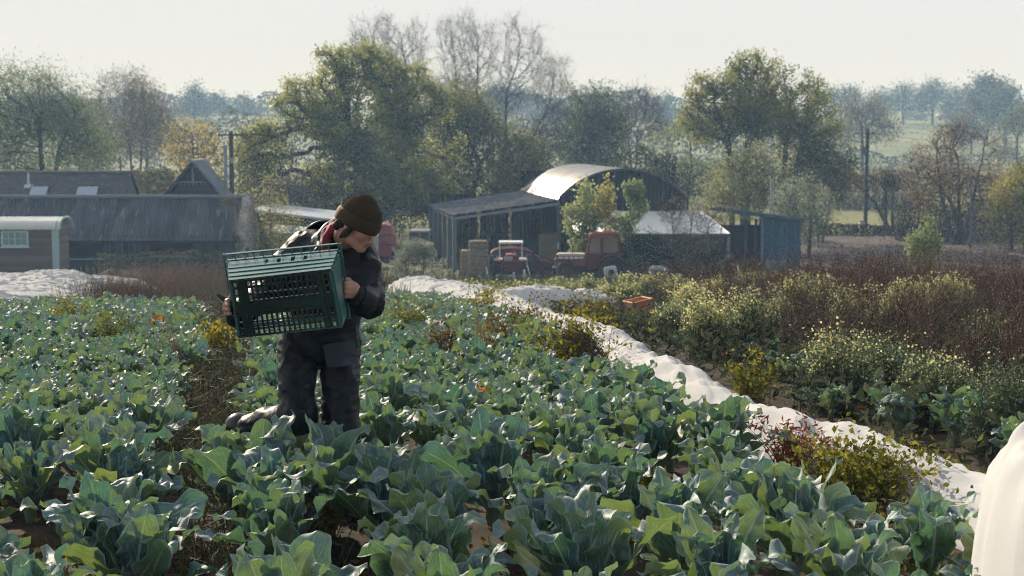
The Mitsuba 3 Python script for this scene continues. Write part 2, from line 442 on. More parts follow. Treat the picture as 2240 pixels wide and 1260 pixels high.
put('corner_post', M().box((x1 - .13, y0 - .02, (zb + zt) / 2 - .05), (.30, .09, zt - zb + .15), (.40, .53, .55), bev=.01), 'vc', S, label='pale blue corner post')
put('eave_board', M().box(((x0 + x1) / 2, y0 - .05, zt + .0), (x1 - x0 + .2, .06, .09), (.42, .52, .53)), 'vc', S)
wa, wb = P(6, 522, 71), P(60, 522, 71)
zc, hh = (P(0, 505, 71)[2] + P(0, 539, 71)[2]) / 2, .62
W = put('window', M().box(((wa[0] + wb[0]) / 2, y0 - .04, zc), (wb[0] - wa[0] + .12, .06, hh + .12), (.42, .58, .56), bev=.01), 'vc', S, label='pale green window frame')
for k in range(2):
    xa = wa[0] + .04 + k * (wb[0] - wa[0]) / 2
    w = (wb[0] - wa[0]) / 2 - .06
    put('pane', M().box((xa + w / 2, y0 - .075, zc), (w, .012, hh - .06), (.20, .28, .29)), 'vc_gloss', W)
    put('glazing_bar', M().box((xa + w / 2, y0 - .086, zc), (.035, .015, hh - .06), (.42, .58, .56)).box((xa + w / 2, y0 - .087, zc), (w, .012, .035), (.42, .58, .56)), 'vc', W)
put('window_sill', M().box(((wa[0] + wb[0]) / 2, y0 - .08, zc - hh / 2 - .09), (wb[0] - wa[0] + .22, .14, .05), (.5, .6, .58)), 'vc', S)
put('drawbar', M().tube([(x1 - .25, y0 - .1, zb + .12), (x1 + .35, y0 - .5, zb - .12), (x1 + .55, y0 - .55, zb - .05)], [.12, .1, .07], 8, (.34, .44, .45)), 'vc', S)
for k in range(2):
    xw = x1 - .9 - 3.6 * k
    put('wheel', M().lathe([(0, -.06), (.36, -.06), (.4, -.03), (.4, .03), (.36, .06), (0, .06)], 22, (.07, .075, .08), np.array([[1, 0, 0], [0, 0, -1], [0, 1, 0]]), (xw, y0 + .05, gz(xw, 71) + .38)), 'vc', S)

# low shed half hidden behind the worker
S = thing('open_shed', 'low open shed with pale flat roof behind the worker', 'shed')
a, b = P(548, 458, 89), P(738, 480, 86)
m = M()
q = np.array([a, b, b + [.6, 4, .15], a + [.6, 4, .15]])
m.add(np.vstack([q, q - [0, 0, .12]]), quads([[0, 1, 2, 3], [7, 6, 5, 4], [0, 4, 5, 1], [1, 5, 6, 2], [2, 6, 7, 3], [3, 7, 4, 0]]), (.30, .34, .38))
put('roof', m, 'vc', S)
q = np.array([a - [0, .05, .06], b - [0, .05, .06]])
put('fascia', M().tube(q, .09, 4, (.36, .40, .44)), 'vc', S)
for k in range(5):
    t = k / 4
    c = a + (b - a) * t
    put('post', M().box((c[0], c[1] + .1, (c[2] + gz(c[0], c[1])) / 2 - .1), (.13, .13, c[2] - gz(c[0], c[1]) - .1), (.10, .095, .085)), 'vc', S)
put('back_wall', M().box(((a[0] + b[0]) / 2, 91, -4.6), (b[0] - a[0], .1, 2.6), (.04, .042, .045)), 'vc', S)
a, b = P(590, 506, 84), P(690, 514, 83)
put('lower_roof', M().add(np.vstack([[a, b, b + [0, 2, .25], a + [0, 2, .25]], np.array([a, b, b + [0, 2, .25], a + [0, 2, .25]]) - [0, 0, .07]]), quads([[0, 1, 2, 3], [7, 6, 5, 4], [0, 4, 5, 1], [1, 5, 6, 2], [3, 7, 4, 0]]), (.42, .44, .45)), 'vc', S, label='pale lower canopy')
for c in (a + [.2, .2, 0], b + [-.2, .2, 0]):
    put('post', M().box((c[0], c[1], (c[2] + gz(c[0], c[1])) / 2 - .05), (.1, .1, c[2] - gz(c[0], c[1])), (.08, .08, .075)), 'vc', S)
c = P(632, 540, 84)
m = M().box((c[0], c[1], c[2]), (.5, .35, .42), (.62, .62, .6), bev=.04).box((c[0], c[1] - .18, c[2] + .1), (.36, .03, .1), (.2, .2, .2))
m.box((c[0], c[1], (c[2] - .2 + gz(c[0], c[1])) / 2), (.42, .3, c[2] - .2 - gz(c[0], c[1])), (.25, .26, .26))
put('white_cabinet', m, 'vc', label='white cabinet standing under the pale canopy', cat='cabinet')
# ---------------------------------------------------------------- the curved-roof barn with its lean-tos
BA, BB = np.array([-.159, .9873, 0]), np.array([.9873, .159, 0])      # along the barn (away), across its front (right)
BO = np.array([2.52, 84.0, 0])
BL, BW = 11.8, 7.0


def B(b, a, z):
    return BO + BB * b + BA * a + np.array([0, 0, z])


BR = np.stack([BB, BA, [0, 0, 1]], 1)
ZE, RISE, ZF = -1.96, 1.50, -6.05
S = thing('dutch_barn', 'big barn with pale curved roof and open dark bay behind the tractors', 'barn')
Rr = (BW * BW / 4 + RISE * RISE) / (2 * RISE)
ha = math.asin(BW / 2 / Rr)
arc = lambda t, r=Rr: (BW / 2 + r * math.sin(t), ZE + RISE - Rr + r * math.cos(t))
n = 9 * 22
A = []
for i in range(n + 1):
    a = -.25 + (BL + .5) * i / n
    for t in np.linspace(-ha - .03, ha + .03, 37):
        b, z = arc(t, Rr + .014 * math.sin(i / 6 * 2 * np.pi))
        A.append(B(b, a, z))
A = np.array(A)
f = gridfaces(n + 1, 37)
put('curved_roof', (np.vstack([A, A - [0, 0, .03]]), np.vstack([f, f[:, ::-1] + len(A)])), 'pale_sheet', S, smooth=True, label='pale curved sheet roof')
rim = [B(*((arc(t)[0], -.27, arc(t)[1] - .03))) for t in np.linspace(-ha, ha, 30)]
put('roof_edge', M().tube(rim, .07, 6, (.05, .06, .075)), 'vc', S)
# gable sheeting: upright corrugated strips cut by the arch, hanging above the open bay
m = M()
for k in range(28):
    b0, b1 = BW * k / 28, BW * (k + 1) / 28
    zt = lambda b: ZE + RISE - Rr + math.sqrt(Rr * Rr - (b - BW / 2) ** 2) - .05
    zl = ZE - .75
    bm = (b0 + b1) / 2
    v = [B(b0, 0, zl), B(bm, -.04, zl), B(b1, 0, zl), B(b0, 0, zt(b0)), B(bm, -.04, zt(bm)), B(b1, 0, zt(b1))]
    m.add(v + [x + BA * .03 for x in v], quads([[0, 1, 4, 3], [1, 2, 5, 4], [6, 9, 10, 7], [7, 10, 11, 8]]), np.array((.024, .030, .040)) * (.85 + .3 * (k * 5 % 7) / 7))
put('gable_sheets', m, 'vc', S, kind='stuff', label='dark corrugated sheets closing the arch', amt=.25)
for k, b in enumerate((.05, BW - .05)):
    put('front_post', M().box(B(b, .1, (ZE + ZF) / 2 - .1), (.22, .22, ZE - ZF), (.10, .12, .13), BR), 'vc', S)
for b in (0, BW):
    m = M()
    for k in range(24):
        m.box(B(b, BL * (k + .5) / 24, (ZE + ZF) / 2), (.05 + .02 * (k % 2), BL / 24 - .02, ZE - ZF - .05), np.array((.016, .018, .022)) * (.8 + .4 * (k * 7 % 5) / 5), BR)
    if b:
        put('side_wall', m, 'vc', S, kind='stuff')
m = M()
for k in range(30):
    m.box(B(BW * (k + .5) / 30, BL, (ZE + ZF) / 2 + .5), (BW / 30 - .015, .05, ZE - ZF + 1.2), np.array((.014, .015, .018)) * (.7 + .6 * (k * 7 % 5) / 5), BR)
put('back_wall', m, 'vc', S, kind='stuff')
# left lean-to
L0, ZL = -5.72, -2.85
put('left_roof', corr(B(L0 - .15, -.2, ZL - .03), B(L0 - .15, BL + .1, ZL - .03), B(-.02, -.2, ZE - .14), B(-.02, BL + .1, ZE - .14), .16, .018), 'rust_sheet', S, label='grey-blue lean-to roof on the left')
k0, k1 = B(L0, -.12, ZL - .22), B(0, -.12, ZE - .36)
put('beam', M().tube([k0, k1], .10, 4, (.20, .24, .27)), 'vc', S, label='pale cross beam over the open bay')
for k in range(9):
    t = k / 8
    put('purlin_end', M().box(k0 + (k1 - k0) * t + [0, -.04, .17], (.09, .25, .12), (.13, .15, .16)), 'vc', S)
for k in range(6):
    a = BL * k / 5
    zg = gz(*B(L0, a, 0)[:2])
    put('post', M().box(B(L0 + .05, a, (ZL + zg) / 2 - .1), (.24, .24, ZL - zg), (.13, .155, .17), BR, bev=.02), 'vc', S)
put('eave_rail', M().tube([B(L0 + .05, 0, ZL - .2), B(L0 + .05, BL, ZL - .2)], .08, 4, (.12, .14, .155)), 'vc', S)
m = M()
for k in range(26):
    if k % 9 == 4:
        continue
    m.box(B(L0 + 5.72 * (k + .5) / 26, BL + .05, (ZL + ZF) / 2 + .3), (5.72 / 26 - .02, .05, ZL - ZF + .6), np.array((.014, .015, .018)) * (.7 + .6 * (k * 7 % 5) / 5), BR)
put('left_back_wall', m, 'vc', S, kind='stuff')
# low bright-roofed lean-to across the front
c00, c10 = P(1262, 512, 79.6), P(1598, 511, 80.6)
c01, c11 = P(1236, 462, 83.6), P(1536, 461, 84.6)
put('front_roof', corr(c00, c10, c01, c11, .15, .018), 'bright_sheet', S, label='lean-to roof across the front, sun glare put into its white')
put('front_eave', M().tube([c00 - [0, .02, .08], c10 - [0, .02, .08]], .06, 4, (.06, .065, .07)), 'vc', S)
m = M()
for k in range(40):
    t = (k + .5) / 40
    c = c00 + (c10 - c00) * t + [0, .25, 0]
    zg = gz(c[0], c[1])
    m.box((c[0], c[1], (c[2] + zg) / 2 - .1), (.18, .04, c[2] - zg - .1), np.array((.05, .048, .046)) * (.6 + .7 * (k * 7 % 5) / 5))
put('front_boards', m, 'vc', S, kind='stuff', label='dark boards under the white roof')
c = c10 + [-.1, .05, 0]
put('front_post', M().box((c[0], c[1], (c[2] + gz(c[0], c[1])) / 2), (.16, .16, c[2] - gz(c[0], c[1])), (.22, .21, .2)), 'vc', S)
# floor slab inside
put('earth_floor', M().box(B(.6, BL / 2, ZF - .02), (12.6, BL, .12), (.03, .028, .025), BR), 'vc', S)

S = thing('blue_shed', 'blue corrugated lean-to shed with a dark open bay at the right of the barn', 'shed')
f0, f1, f2 = P(1566, 452, 85.2), P(1668, 466, 84.6), P(1752, 478, 84.0)
z0 = gz(f2[0], f2[1])
put('roof', corr(f0 + [0, -.25, 0], f2 + [.15, -.25, 0], f0 + [0, 4, -.36], f2 + [.15, 4, -.36], .2, .02), 'rust_sheet', S)
put('fascia', M().tube([f0 + [0, -.28, -.08], f2 + [.15, -.28, -.08]], .13, 4, (.045, .10, .15)), 'vc', S, label='blue fascia along the roof edge')
m = M()
n = 18
for k in range(n):
    t0, t1 = k / n, (k + 1) / n
    a, b = f1 + (f2 - f1) * t0, f1 + (f2 - f1) * t1
    mid = (a + b) / 2 - [0, .05, 0]
    v = []
    for q in (a, mid, b):
        v += [(q[0], q[1], z0 - .1), (q[0], q[1], q[2] - .16)]
    v = np.array(v)
    m.add(np.vstack([v, v + [0, .03, 0]]), quads([[0, 2, 3, 1], [2, 4, 5, 3], [6, 7, 9, 8], [8, 9, 11, 10]]), np.array((.05, .125, .20)) * (.85 + .3 * (k * 5 % 7) / 7))
put('front_sheets', m, 'vc_gloss', S, kind='stuff', label='blue corrugated sheets', amt=.2)
put('corner_post', M().box((f1[0], f1[1] - .03, (f1[2] + z0) / 2), (.13, .13, f1[2] - z0), (.12, .2, .26)), 'vc', S)
put('side_sheets', M().box((f2[0], f2[1] + 2.1, (f2[2] - .42 + z0) / 2), (.05, 4.1, f2[2] - .42 - z0), (.04, .10, .155)), 'vc', S)
put('back_wall', M().box(((f0[0] + f2[0]) / 2, 88.2, (f2[2] - .6 + z0) / 2), (f2[0] - f0[0], .06, f2[2] - .6 - z0), (.03, .033, .04)), 'vc', S)
for px in (1632, 1654):
    c = P(px, 480, 86.5)
    put('inner_post', M().box((c[0], c[1], (c[2] + z0) / 2), (.12, .12, c[2] - z0), (.09, .10, .11)), 'vc', S)
# ---------------------------------------------------------------- trees: branches grown towards points in the crown, leaves on the thin wood


def grow(rng, stems, attr, step=.5, inf=6.0, kill=.9, iters=90, up=.12, wob=.25):
    """Space colonisation from given stem polylines; returns nodes, parents."""
    pos, par = [], []
    for pl in stems:
        pl = np.asarray(pl, float)
        L = np.linalg.norm(np.diff(pl, axis=0), axis=1)
        s = np.concatenate([[0], np.cumsum(L)])
        k = max(2, int(s[-1] / step) + 1)
        q = np.stack([np.interp(np.linspace(0, s[-1], k), s, pl[:, a]) for a in range(3)], 1)
        o = len(pos)
        pos += list(q)
        par += [-1] + list(range(o, o + k - 1))
    pos, par = np.array(pos), np.array(par)
    d, i = cKDTree(pos).query(attr)
    alive = np.ones(len(attr), bool)
    for it in range(iters):
        use = alive & (d < inf)
        if not use.any():
            break
        ids = i[use]
        vec = attr[use] - pos[ids]
        vec /= np.linalg.norm(vec, axis=1, keepdims=True) + 1e-9
        un, inv = np.unique(ids, return_inverse=True)
        acc = np.zeros((len(un), 3))
        np.add.at(acc, inv, vec)
        acc /= np.linalg.norm(acc, axis=1, keepdims=True) + 1e-9
        acc[:, 2] += up
        acc += rng.normal(0, wob, acc.shape)
        acc /= np.linalg.norm(acc, axis=1, keepdims=True) + 1e-9
        new = pos[un] + acc * step
        dd, _ = cKDTree(pos).query(new)
        ok = dd > step * .35
        if not ok.any():
            break
        o = len(pos)
        pos = np.vstack([pos, new[ok]])
        par = np.concatenate([par, un[ok]])
        nd, ni = cKDTree(new[ok]).query(attr)
        better = nd < d
        d, i = np.where(better, nd, d), np.where(better, ni + o, i)
        alive &= d > kill
        if len(pos) > 6500:
            break
    return pos, par


def radii(par, r0, p=2.35):
    acc = np.full(len(par), r0 ** p)
    leafy = np.ones(len(par), bool)
    leafy[par[par >= 0]] = False
    acc[~leafy] = 0
    for k in range(len(par) - 1, -1, -1):
        if par[k] >= 0:
            acc[par[k]] += acc[k]
    return acc ** (1 / p), leafy


def sticks(m, a, b, ra, rb, n, col):
    """Many tapered n-sided sticks from a to b."""
    if not len(a):
        return
    t = b - a
    t /= np.linalg.norm(t, axis=1, keepdims=True) + 1e-9
    ref = np.where(np.abs(t[:, 2:]) < .9, [[0, 0, 1.0]], [[1.0, 0, 0]])
    x = np.cross(t, ref)
    x /= np.linalg.norm(x, axis=1, keepdims=True) + 1e-9
    y = np.cross(t, x)
    w = np.arange(n) * 2 * np.pi / n
    ring = np.cos(w)[None, :, None] * x[:, None] + np.sin(w)[None, :, None] * y[:, None]
    v = np.stack([a[:, None] + ring * ra[:, None, None], b[:, None] + ring * rb[:, None, None]], 1)
    k, j = np.meshgrid(np.arange(len(a)), np.arange(n), indexing='ij')
    q = np.stack([k * 2 * n + j, k * 2 * n + (j + 1) % n, k * 2 * n + n + (j + 1) % n, k * 2 * n + n + j], -1).reshape(-1, 4)
    c = np.asarray(col, float)
    if c.ndim == 2:
        c = np.repeat(c, 2 * n, 0)
    m.add(v.reshape(-1, 3), quads(q), c)


def rand_dirs(rng, n):
    d = rng.normal(size=(n, 3))
    return d / np.linalg.norm(d, axis=1, keepdims=True)


def leaves(m, rng, c, size, col, flat=.0, aspect=.6):
    """Small bent leaf sprays (two triangles folded along the middle) at the points c."""
    n = len(c)
    d = rand_dirs(rng, n)
    d[:, 2] -= flat
    d /= np.linalg.norm(d, axis=1, keepdims=True)
    e = np.cross(d, rand_dirs(rng, n))
    e /= np.linalg.norm(e, axis=1, keepdims=True) + 1e-9
    nn = np.cross(d, e)
    s = np.broadcast_to(size, (n,))[:, None] * rng.uniform(.7, 1.3, (n, 1))
    v = np.stack([c - d * s * .5, c + e * s * aspect * .5 + nn * s * .12, c + d * s * .5, c - e * s * aspect * .5 + nn * s * .12], 1)
    k = np.arange(n)[:, None] * 4
    m.add(v.reshape(-1, 3), np.vstack([k + [0, 1, 2], k + [0, 2, 3]]), np.repeat(np.broadcast_to(col, (n, 3)), 4, 0))


def twigs(m, rng, base, dirs, L, r, col, k=3, spread=.6, up=.25):
    """k thin forked twigs from every base point."""
    n = len(base)
    b = np.repeat(base, k, 0)
    d = np.repeat(dirs, k, 0) + rng.normal(0, spread, (n * k, 3))
    d[:, 2] += up
    d /= np.linalg.norm(d, axis=1, keepdims=True)
    l = L * rng.uniform(.5, 1.3, (n * k, 1))
    mid = b + d * l * .5
    d2 = d + rng.normal(0, spread * .5, d.shape)
    d2[:, 2] += up * .5
    d2 /= np.linalg.norm(d2, axis=1, keepdims=True)
    end = mid + d2 * l * .5
    one = np.ones(n * k)
    sticks(m, b, mid, r * one, r * .7 * one, 3, col)
    sticks(m, mid, end, r * .7 * one, r * .25 * one, 3, col)
    d3 = d + rng.normal(0, spread, d.shape)
    d3 /= np.linalg.norm(d3, axis=1, keepdims=True)
    sticks(m, mid, mid + d3 * l * .4, r * .6 * one, r * .2 * one, 3, col)
    return np.vstack([mid, end, mid + d3 * l * .4])


def lobe_points(rng, lobes, d, n, dz=.8):
    """Points filling ellipsoids given by picture place and half sizes at distance d (depth half size dz x the width)."""
    vol = np.array([a[2] * a[2] * a[3] for a in lobes], float) ** .8
    cnt = np.maximum(8, (n * vol / vol.sum()).astype(int))
    out = []
    for (px, py, rx, ry, *off), k in zip(lobes, cnt):
        dd = d + (off[0] if off else 0)
        c = P(px, py, dd)
        sx, sz = rx * dd / 3400, ry * dd / 3400
        q = rand_dirs(rng, k) * (rng.uniform(0, 1, (k, 1)) ** .42)
        q *= [sx, sx * dz, sz]
        out.append(c + q)
    return np.vstack(out)


DENS = .27
BARK = (.055, .05, .042)


def tree(name, label, cat, group, d, trunk, lobes, n=700, leaf=None, leaf_n=6, leaf_s=.22, leaf_c=((.06, .08, .02), (.1, .11, .03)), bark=BARK, seed=1, step=.5, kill=.9, wob=.25, up=.12,
         r0=.018, tw=0, tw_l=.6, tw_r=.014, rspread=.45, inf=7.0, clump=1.3, dz=.8, leaf_r=.05, tfac=1.0, top_thin=0.0, iters=90, hollow=.37):
    """trunk: stem polylines in picture points (x, y) or (x, y, depth offset). leaf_c: darker and lighter leaf colours."""
    rng = np.random.default_rng(seed)
    stems = []
    for pl in trunk:
        q = [P(a[0], a[1], d + (a[2] if len(a) > 2 else 0)) for a in pl]
        g = float(G(q[0][0], q[0][1]))
        q[0][2] = min(q[0][2], g + .1)
        q.insert(0, q[0] - [0, 0, max(.3, q[0][2] - g + .3)])
        stems.append(np.array(q))
    attr = lobe_points(rng, lobes, d, int(n * 1.8), dz)
    # uneven crown: drop points in noise hollows
    attr = attr[meshkit.fbm(attr * .35 / max(step, .4) * .5, 2, seed) > hollow]
    pos, par = grow(rng, stems, attr, step * .8, inf, kill * .5, iters, up, wob)
    area = sum(math.pi * a[2] * a[3] for a in lobes)
    r, tip = radii(par, r0)
    thin = (r < leaf_r) & (par >= 0)
    r = np.minimum(r * tfac, .45)
    key = thing(name, label, cat, group)
    m = M()
    has = par >= 0
    a, b = pos[par[has]], pos[has]
    rb = r[has]
    ra = np.minimum(r[par[has]], rb * 1.35)
    for lo, hi, sides in ((0, .05, 3), (.05, .12, 5), (.12, 9, 8)):
        s = (rb >= lo) & (rb < hi)
        sticks(m, a[s], b[s], ra[s], rb[s], sides, bark)
    for st in stems[1:]:
        m.tube([stems[0][0], st[0] + [0, 0, .02]], .12, 5, bark)      # the stems share one root
    src, dr_ = pos[thin], pos[thin] - pos[par[thin]]
    dr_ = dr_ / (np.linalg.norm(dr_, axis=1, keepdims=True) + 1e-9)
    ends = None
    if tw:
        ends = twigs(m, rng, src, dr_, tw_l, tw_r, bark, tw)
    put('trunk', m, 'vc', key, amt=.3, freq=1.5)
    if leaf_n:
        base = src if ends is None else np.vstack([src, ends])
        nl = int(area * DENS * (leaf_n / 9 if leaf_n >= 2 else leaf_n * .12))
        c = base[rng.integers(0, len(base), nl)]
        c = c + rng.normal(0, rspread, c.shape)
        if top_thin:
            z0, z1 = np.percentile(c[:, 2], [30, 100])
            c = c[rng.random(len(c)) > top_thin * np.clip((c[:, 2] - z0) / (z1 - z0), 0, 1)]
        dark, lite = np.array(leaf_c[0]) * [1.35, 1.42, 1.25], np.array(leaf_c[1]) * [1.35, 1.42, 1.25]
        t = np.clip(meshkit.fbm(c * .55, 3, seed + 3) * 2.2 - .6 + rng.normal(0, .18, len(c)), 0, 1)[:, None]
        mm = M()
        leaves(mm, rng, c, leaf_s * .72, dark + (lite - dark) * t)
        put('crown', mm, 'tree_leaf', key, amt=0)
    return key


BACK = 'trees behind the farm buildings'
GOLD = ((.17, .13, .03), (.38, .27, .06))
OLIVE = ((.10, .12, .045), (.30, .29, .10))
DARKG = ((.022, .036, .018), (.05, .065, .028))
GREEN = ((.045, .062, .02), (.115, .12, .035))
PALEG = ((.085, .10, .05), (.19, .20, .095))
RUST = ((.14, .085, .045), (.28, .18, .08))

# the big oak in the middle
tree('oak_tree', 'great gnarled oak with yellowing leaves standing behind the bent worker', 'tree', BACK, 105,
     [[(795, 500), (790, 420), (782, 330), (760, 280)], [(800, 500), (862, 400), (872, 330), (880, 250)]],
     [(600, 330, 90, 80), (690, 250, 100, 90), (800, 180, 105, 90), (905, 240, 95, 90), (640, 420, 100, 70), (930, 330, 85, 80), (780, 330, 120, 110, -2), (900, 420, 110, 60, -2), (730, 130, 45, 40), (655, 200, 30, 30), (560, 400, 55, 70), (545, 330, 40, 50), (620, 470, 70, 40), (760, 450, 110, 50)],
     n=1500, leaf_n=9, leaf_s=.27, leaf_c=OLIVE, seed=3, step=.45, kill=.75, wob=.42, up=.0, r0=.03, rspread=.27, tfac=1.5, leaf_r=.065, hollow=.42)
tree('oak_tree', 'darker spreading oak just right of the great oak', 'tree', BACK, 113, [[(1040, 490), (1035, 420), (1050, 360)], [(1090, 490), (1085, 420), (1100, 370)]],
     [(1010, 250, 75, 70), (1060, 330, 90, 80), (960, 420, 80, 60), (1110, 400, 80, 60), (985, 330, 60, 60), (1150, 340, 60, 50)], n=800, leaf_n=9, leaf_s=.28, leaf_c=((.07, .085, .035), (.19, .18, .065)), seed=5, wob=.36, r0=.026, rspread=.4, leaf_r=.07)
# bare tall trees that rise behind the oak
tree('poplar_tree', 'tall nearly bare tree with twigs rising above the great oak', 'tree', BACK, 124, [[(855, 480), (850, 300), (835, 200)], [(862, 480), (880, 280), (890, 180)]],
     [(800, 110, 35, 70), (845, 110, 40, 75), (905, 120, 35, 75), (870, 190, 70, 70)], n=650, leaf_n=.35, leaf_s=.2, leaf_c=GOLD, seed=7, step=.6, kill=.75, wob=.09, up=.65, r0=.014, tw=4, tw_l=1.0, tw_r=.011, leaf_r=.05)
tree('poplar_tree', 'tall bare tree of upright limbs right of the oak top', 'tree', BACK, 126, [[(985, 480), (1000, 300), (998, 180)], [(1010, 480), (1040, 290), (1045, 170)]],
     [(985, 115, 35, 75), (1025, 100, 35, 70), (1065, 120, 28, 70), (1010, 200, 60, 60)], n=650, leaf_n=.3, leaf_s=.2, leaf_c=OLIVE, seed=8, step=.6, kill=.75, wob=.09, up=.65, r0=.014, tw=4, tw_l=1.0, tw_r=.011)
tree('poplar_tree', 'tallest bare tree, its limbs leaning right above the barn', 'tree', BACK, 122, [[(1110, 480), (1105, 320), (1108, 200)], [(1120, 480), (1130, 380), (1180, 270)]],
     [(1125, 100, 28, 80), (1165, 140, 35, 80), (1205, 200, 45, 80), (1110, 200, 40, 70), (1190, 310, 60, 50), (1230, 260, 35, 60)], n=800, leaf_n=.28, leaf_s=.2, leaf_c=OLIVE, seed=9, step=.6, kill=.75, wob=.09, up=.65, r0=.014, tw=4, tw_l=1.0, tw_r=.011)
# left group
tree('willow_tree', 'broad olive-green tree at the left edge above the slate roof', 'tree', BACK, 114, [[(92, 420), (90, 340), (85, 260)], [(100, 420), (130, 320), (165, 250)]],
     [(30, 250, 70, 80), (120, 260, 80, 80), (70, 330, 90, 60), (190, 330, 55, 60), (20, 180, 40, 40), (100, 190, 50, 40), (-40, 300, 60, 90)], n=1300, leaf_n=14, leaf_s=.2, leaf_c=((.07, .10, .05), (.16, .18, .075)), seed=12, wob=.2, up=.2, r0=.02, rspread=.5, tw=1, tw_l=1.0, top_thin=.6)
tree('ash_tree', 'hazy grey-brown tree with slim bare stems left of the gabled roof', 'tree', BACK, 150, [[(268, 400), (262, 340), (240, 280)], [(290, 400), (285, 330), (270, 260)], [(302, 400), (310, 320), (320, 270)]],
     [(270, 210, 65, 55), (250, 300, 55, 60), (320, 300, 50, 60), (290, 250, 60, 50)], n=800, leaf_n=6, leaf_s=.24, leaf_c=((.08, .075, .05), (.15, .13, .08)), bark=(.09, .085, .08), seed=13, step=.6, up=.3, wob=.18, tw=2, tw_l=1.0, rspread=.5)
tree('beech_tree', 'hazy russet tree with a pointed crown on the slope at left', 'tree', BACK, 185, [[(322, 400), (320, 300)]],
     [(318, 220, 35, 30), (335, 270, 50, 50), (360, 300, 40, 50), (300, 290, 40, 50)], n=700, leaf_n=8, leaf_s=.36, leaf_c=((.075, .055, .04), (.13, .095, .06)), seed=14, step=.7, r0=.02, rspread=.6, tw=1)
tree('ash_tree', 'thin pale tree with faint leaves between the left tree and the russet crown', 'tree', BACK, 160, [[(215, 400), (212, 300)]],
     [(210, 260, 40, 60), (200, 320, 40, 50), (235, 340, 35, 50)], n=350, leaf_n=6, leaf_s=.25, leaf_c=((.10, .09, .055), (.16, .14, .08)), bark=(.09, .085, .08), seed=15, step=.6, up=.3, tw=2, tw_l=1.0, rspread=.5)
tree('maple_tree', 'golden-leaved tree behind the gabled roof', 'tree', BACK, 108, [[(430, 430), (425, 360), (420, 310)]],
     [(400, 300, 32, 32), (450, 310, 35, 38), (420, 350, 50, 40), (385, 330, 25, 25), (475, 350, 25, 30)], n=500, leaf_n=5, leaf_s=.24, leaf_c=GOLD, seed=16, wob=.3, rspread=.35, tw=1)
tree('thorn_bush', 'grey twiggy bush left of the great oak behind the pole', 'bush', None, 93, [[(620, 500), (612, 470)], [(640, 500), (640, 460)], [(600, 500), (585, 460)]],
     [(585, 430, 40, 40), (630, 425, 45, 45), (660, 450, 35, 35)], n=500, leaf_n=1.5, leaf_s=.13, leaf_c=((.09, .08, .07), (.16, .14, .12)), bark=(.10, .09, .085), seed=17, step=.3, kill=.4, tw=3, tw_l=.5, tw_r=.01)
# right of the oak, behind the barn
tree('alder_tree', 'dark bluish-green tree behind the curved barn roof', 'tree', BACK, 128, [[(1290, 430), (1290, 350), (1295, 260)]],
     [(1280, 210, 38, 40), (1320, 230, 45, 40), (1290, 280, 65, 50), (1340, 290, 40, 60), (1260, 330, 50, 50), (1310, 350, 60, 50)], n=800, leaf_n=10, leaf_s=.27, leaf_c=((.045, .065, .045), (.10, .12, .07)), seed=20, wob=.3, r0=.024, rspread=.42)
tree('beech_tree', 'bare purplish-brown tree right of the dark alder', 'tree', BACK, 148, [[(1392, 420), (1392, 340), (1395, 280)], [(1385, 420), (1378, 330), (1370, 280)]],
     [(1395, 240, 55, 45), (1430, 280, 35, 50), (1370, 290, 35, 50)], n=700, leaf_n=1.0, leaf_s=.25, leaf_c=((.09, .07, .06), (.14, .105, .085)), bark=(.075, .065, .065), seed=21, step=.55, up=.35, wob=.16, tw=3, tw_l=1.1, tw_r=.02)
tree('grey_willow', 'grey-green willow filling the gap left of the round oak', 'tree', BACK, 118, [[(1470, 450), (1468, 390)], [(1500, 450), (1510, 380)]],
     [(1440, 330, 45, 50), (1500, 320, 60, 60), (1480, 390, 75, 50), (1420, 390, 45, 40), (1540, 390, 45, 50)], n=900, leaf_n=9, leaf_s=.2, leaf_c=((.09, .11, .065), (.2, .22, .12)), seed=22, up=.3, wob=.2, rspread=.4)
tree('round_oak', 'large round-crowned oak to the right above the lean-to', 'tree', BACK, 110, [[(1602, 480), (1600, 380), (1590, 290)], [(1625, 480), (1630, 370), (1640, 280)], [(1700, 480), (1712, 400), (1720, 300)], [(1735, 480), (1740, 380), (1760, 290)]],
     [(1560, 220, 70, 60), (1650, 180, 80, 65), (1740, 210, 75, 65), (1790, 290, 60, 70), (1520, 260, 40, 40), (1660, 260, 120, 50), (1820, 350, 40, 60), (1570, 290, 60, 40), (1750, 320, 60, 50)], n=1400, leaf_n=9, leaf_s=.27, leaf_c=((.09, .105, .036), (.26, .245, .075)), seed=23, wob=.26, up=.12, r0=.026, rspread=.28, leaf_r=.06, hollow=.40, tfac=1.3)
tree('hazel_tree', 'dark leafy tree low at the right foot of the round oak', 'tree', BACK, 106, [[(1790, 520), (1785, 460), (1775, 420)], [(1800, 520), (1815, 450), (1830, 400)]],
     [(1760, 400, 55, 50), (1820, 400, 45, 55), (1850, 360, 30, 35), (1790, 340, 50, 40), (1725, 430, 40, 40)], n=700, leaf_n=9, leaf_s=.23, leaf_c=((.055, .065, .025), (.16, .15, .05)), seed=24, wob=.3, rspread=.36)
tree('pale_willow', 'pale yellow-green willow bush behind the blue shed roof', 'bush', BACK, 100, [[(1640, 480), (1635, 430)], [(1660, 480), (1670, 420)]],
     [(1600, 390, 45, 55), (1650, 370, 50, 55), (1690, 400, 40, 50), (1570, 430, 35, 35), (1640, 430, 80, 40)], n=900, leaf_n=11, leaf_s=.19, leaf_c=((.12, .13, .06), (.28, .28, .13)), seed=25, up=.35, wob=.2, rspread=.36, step=.4, kill=.6)
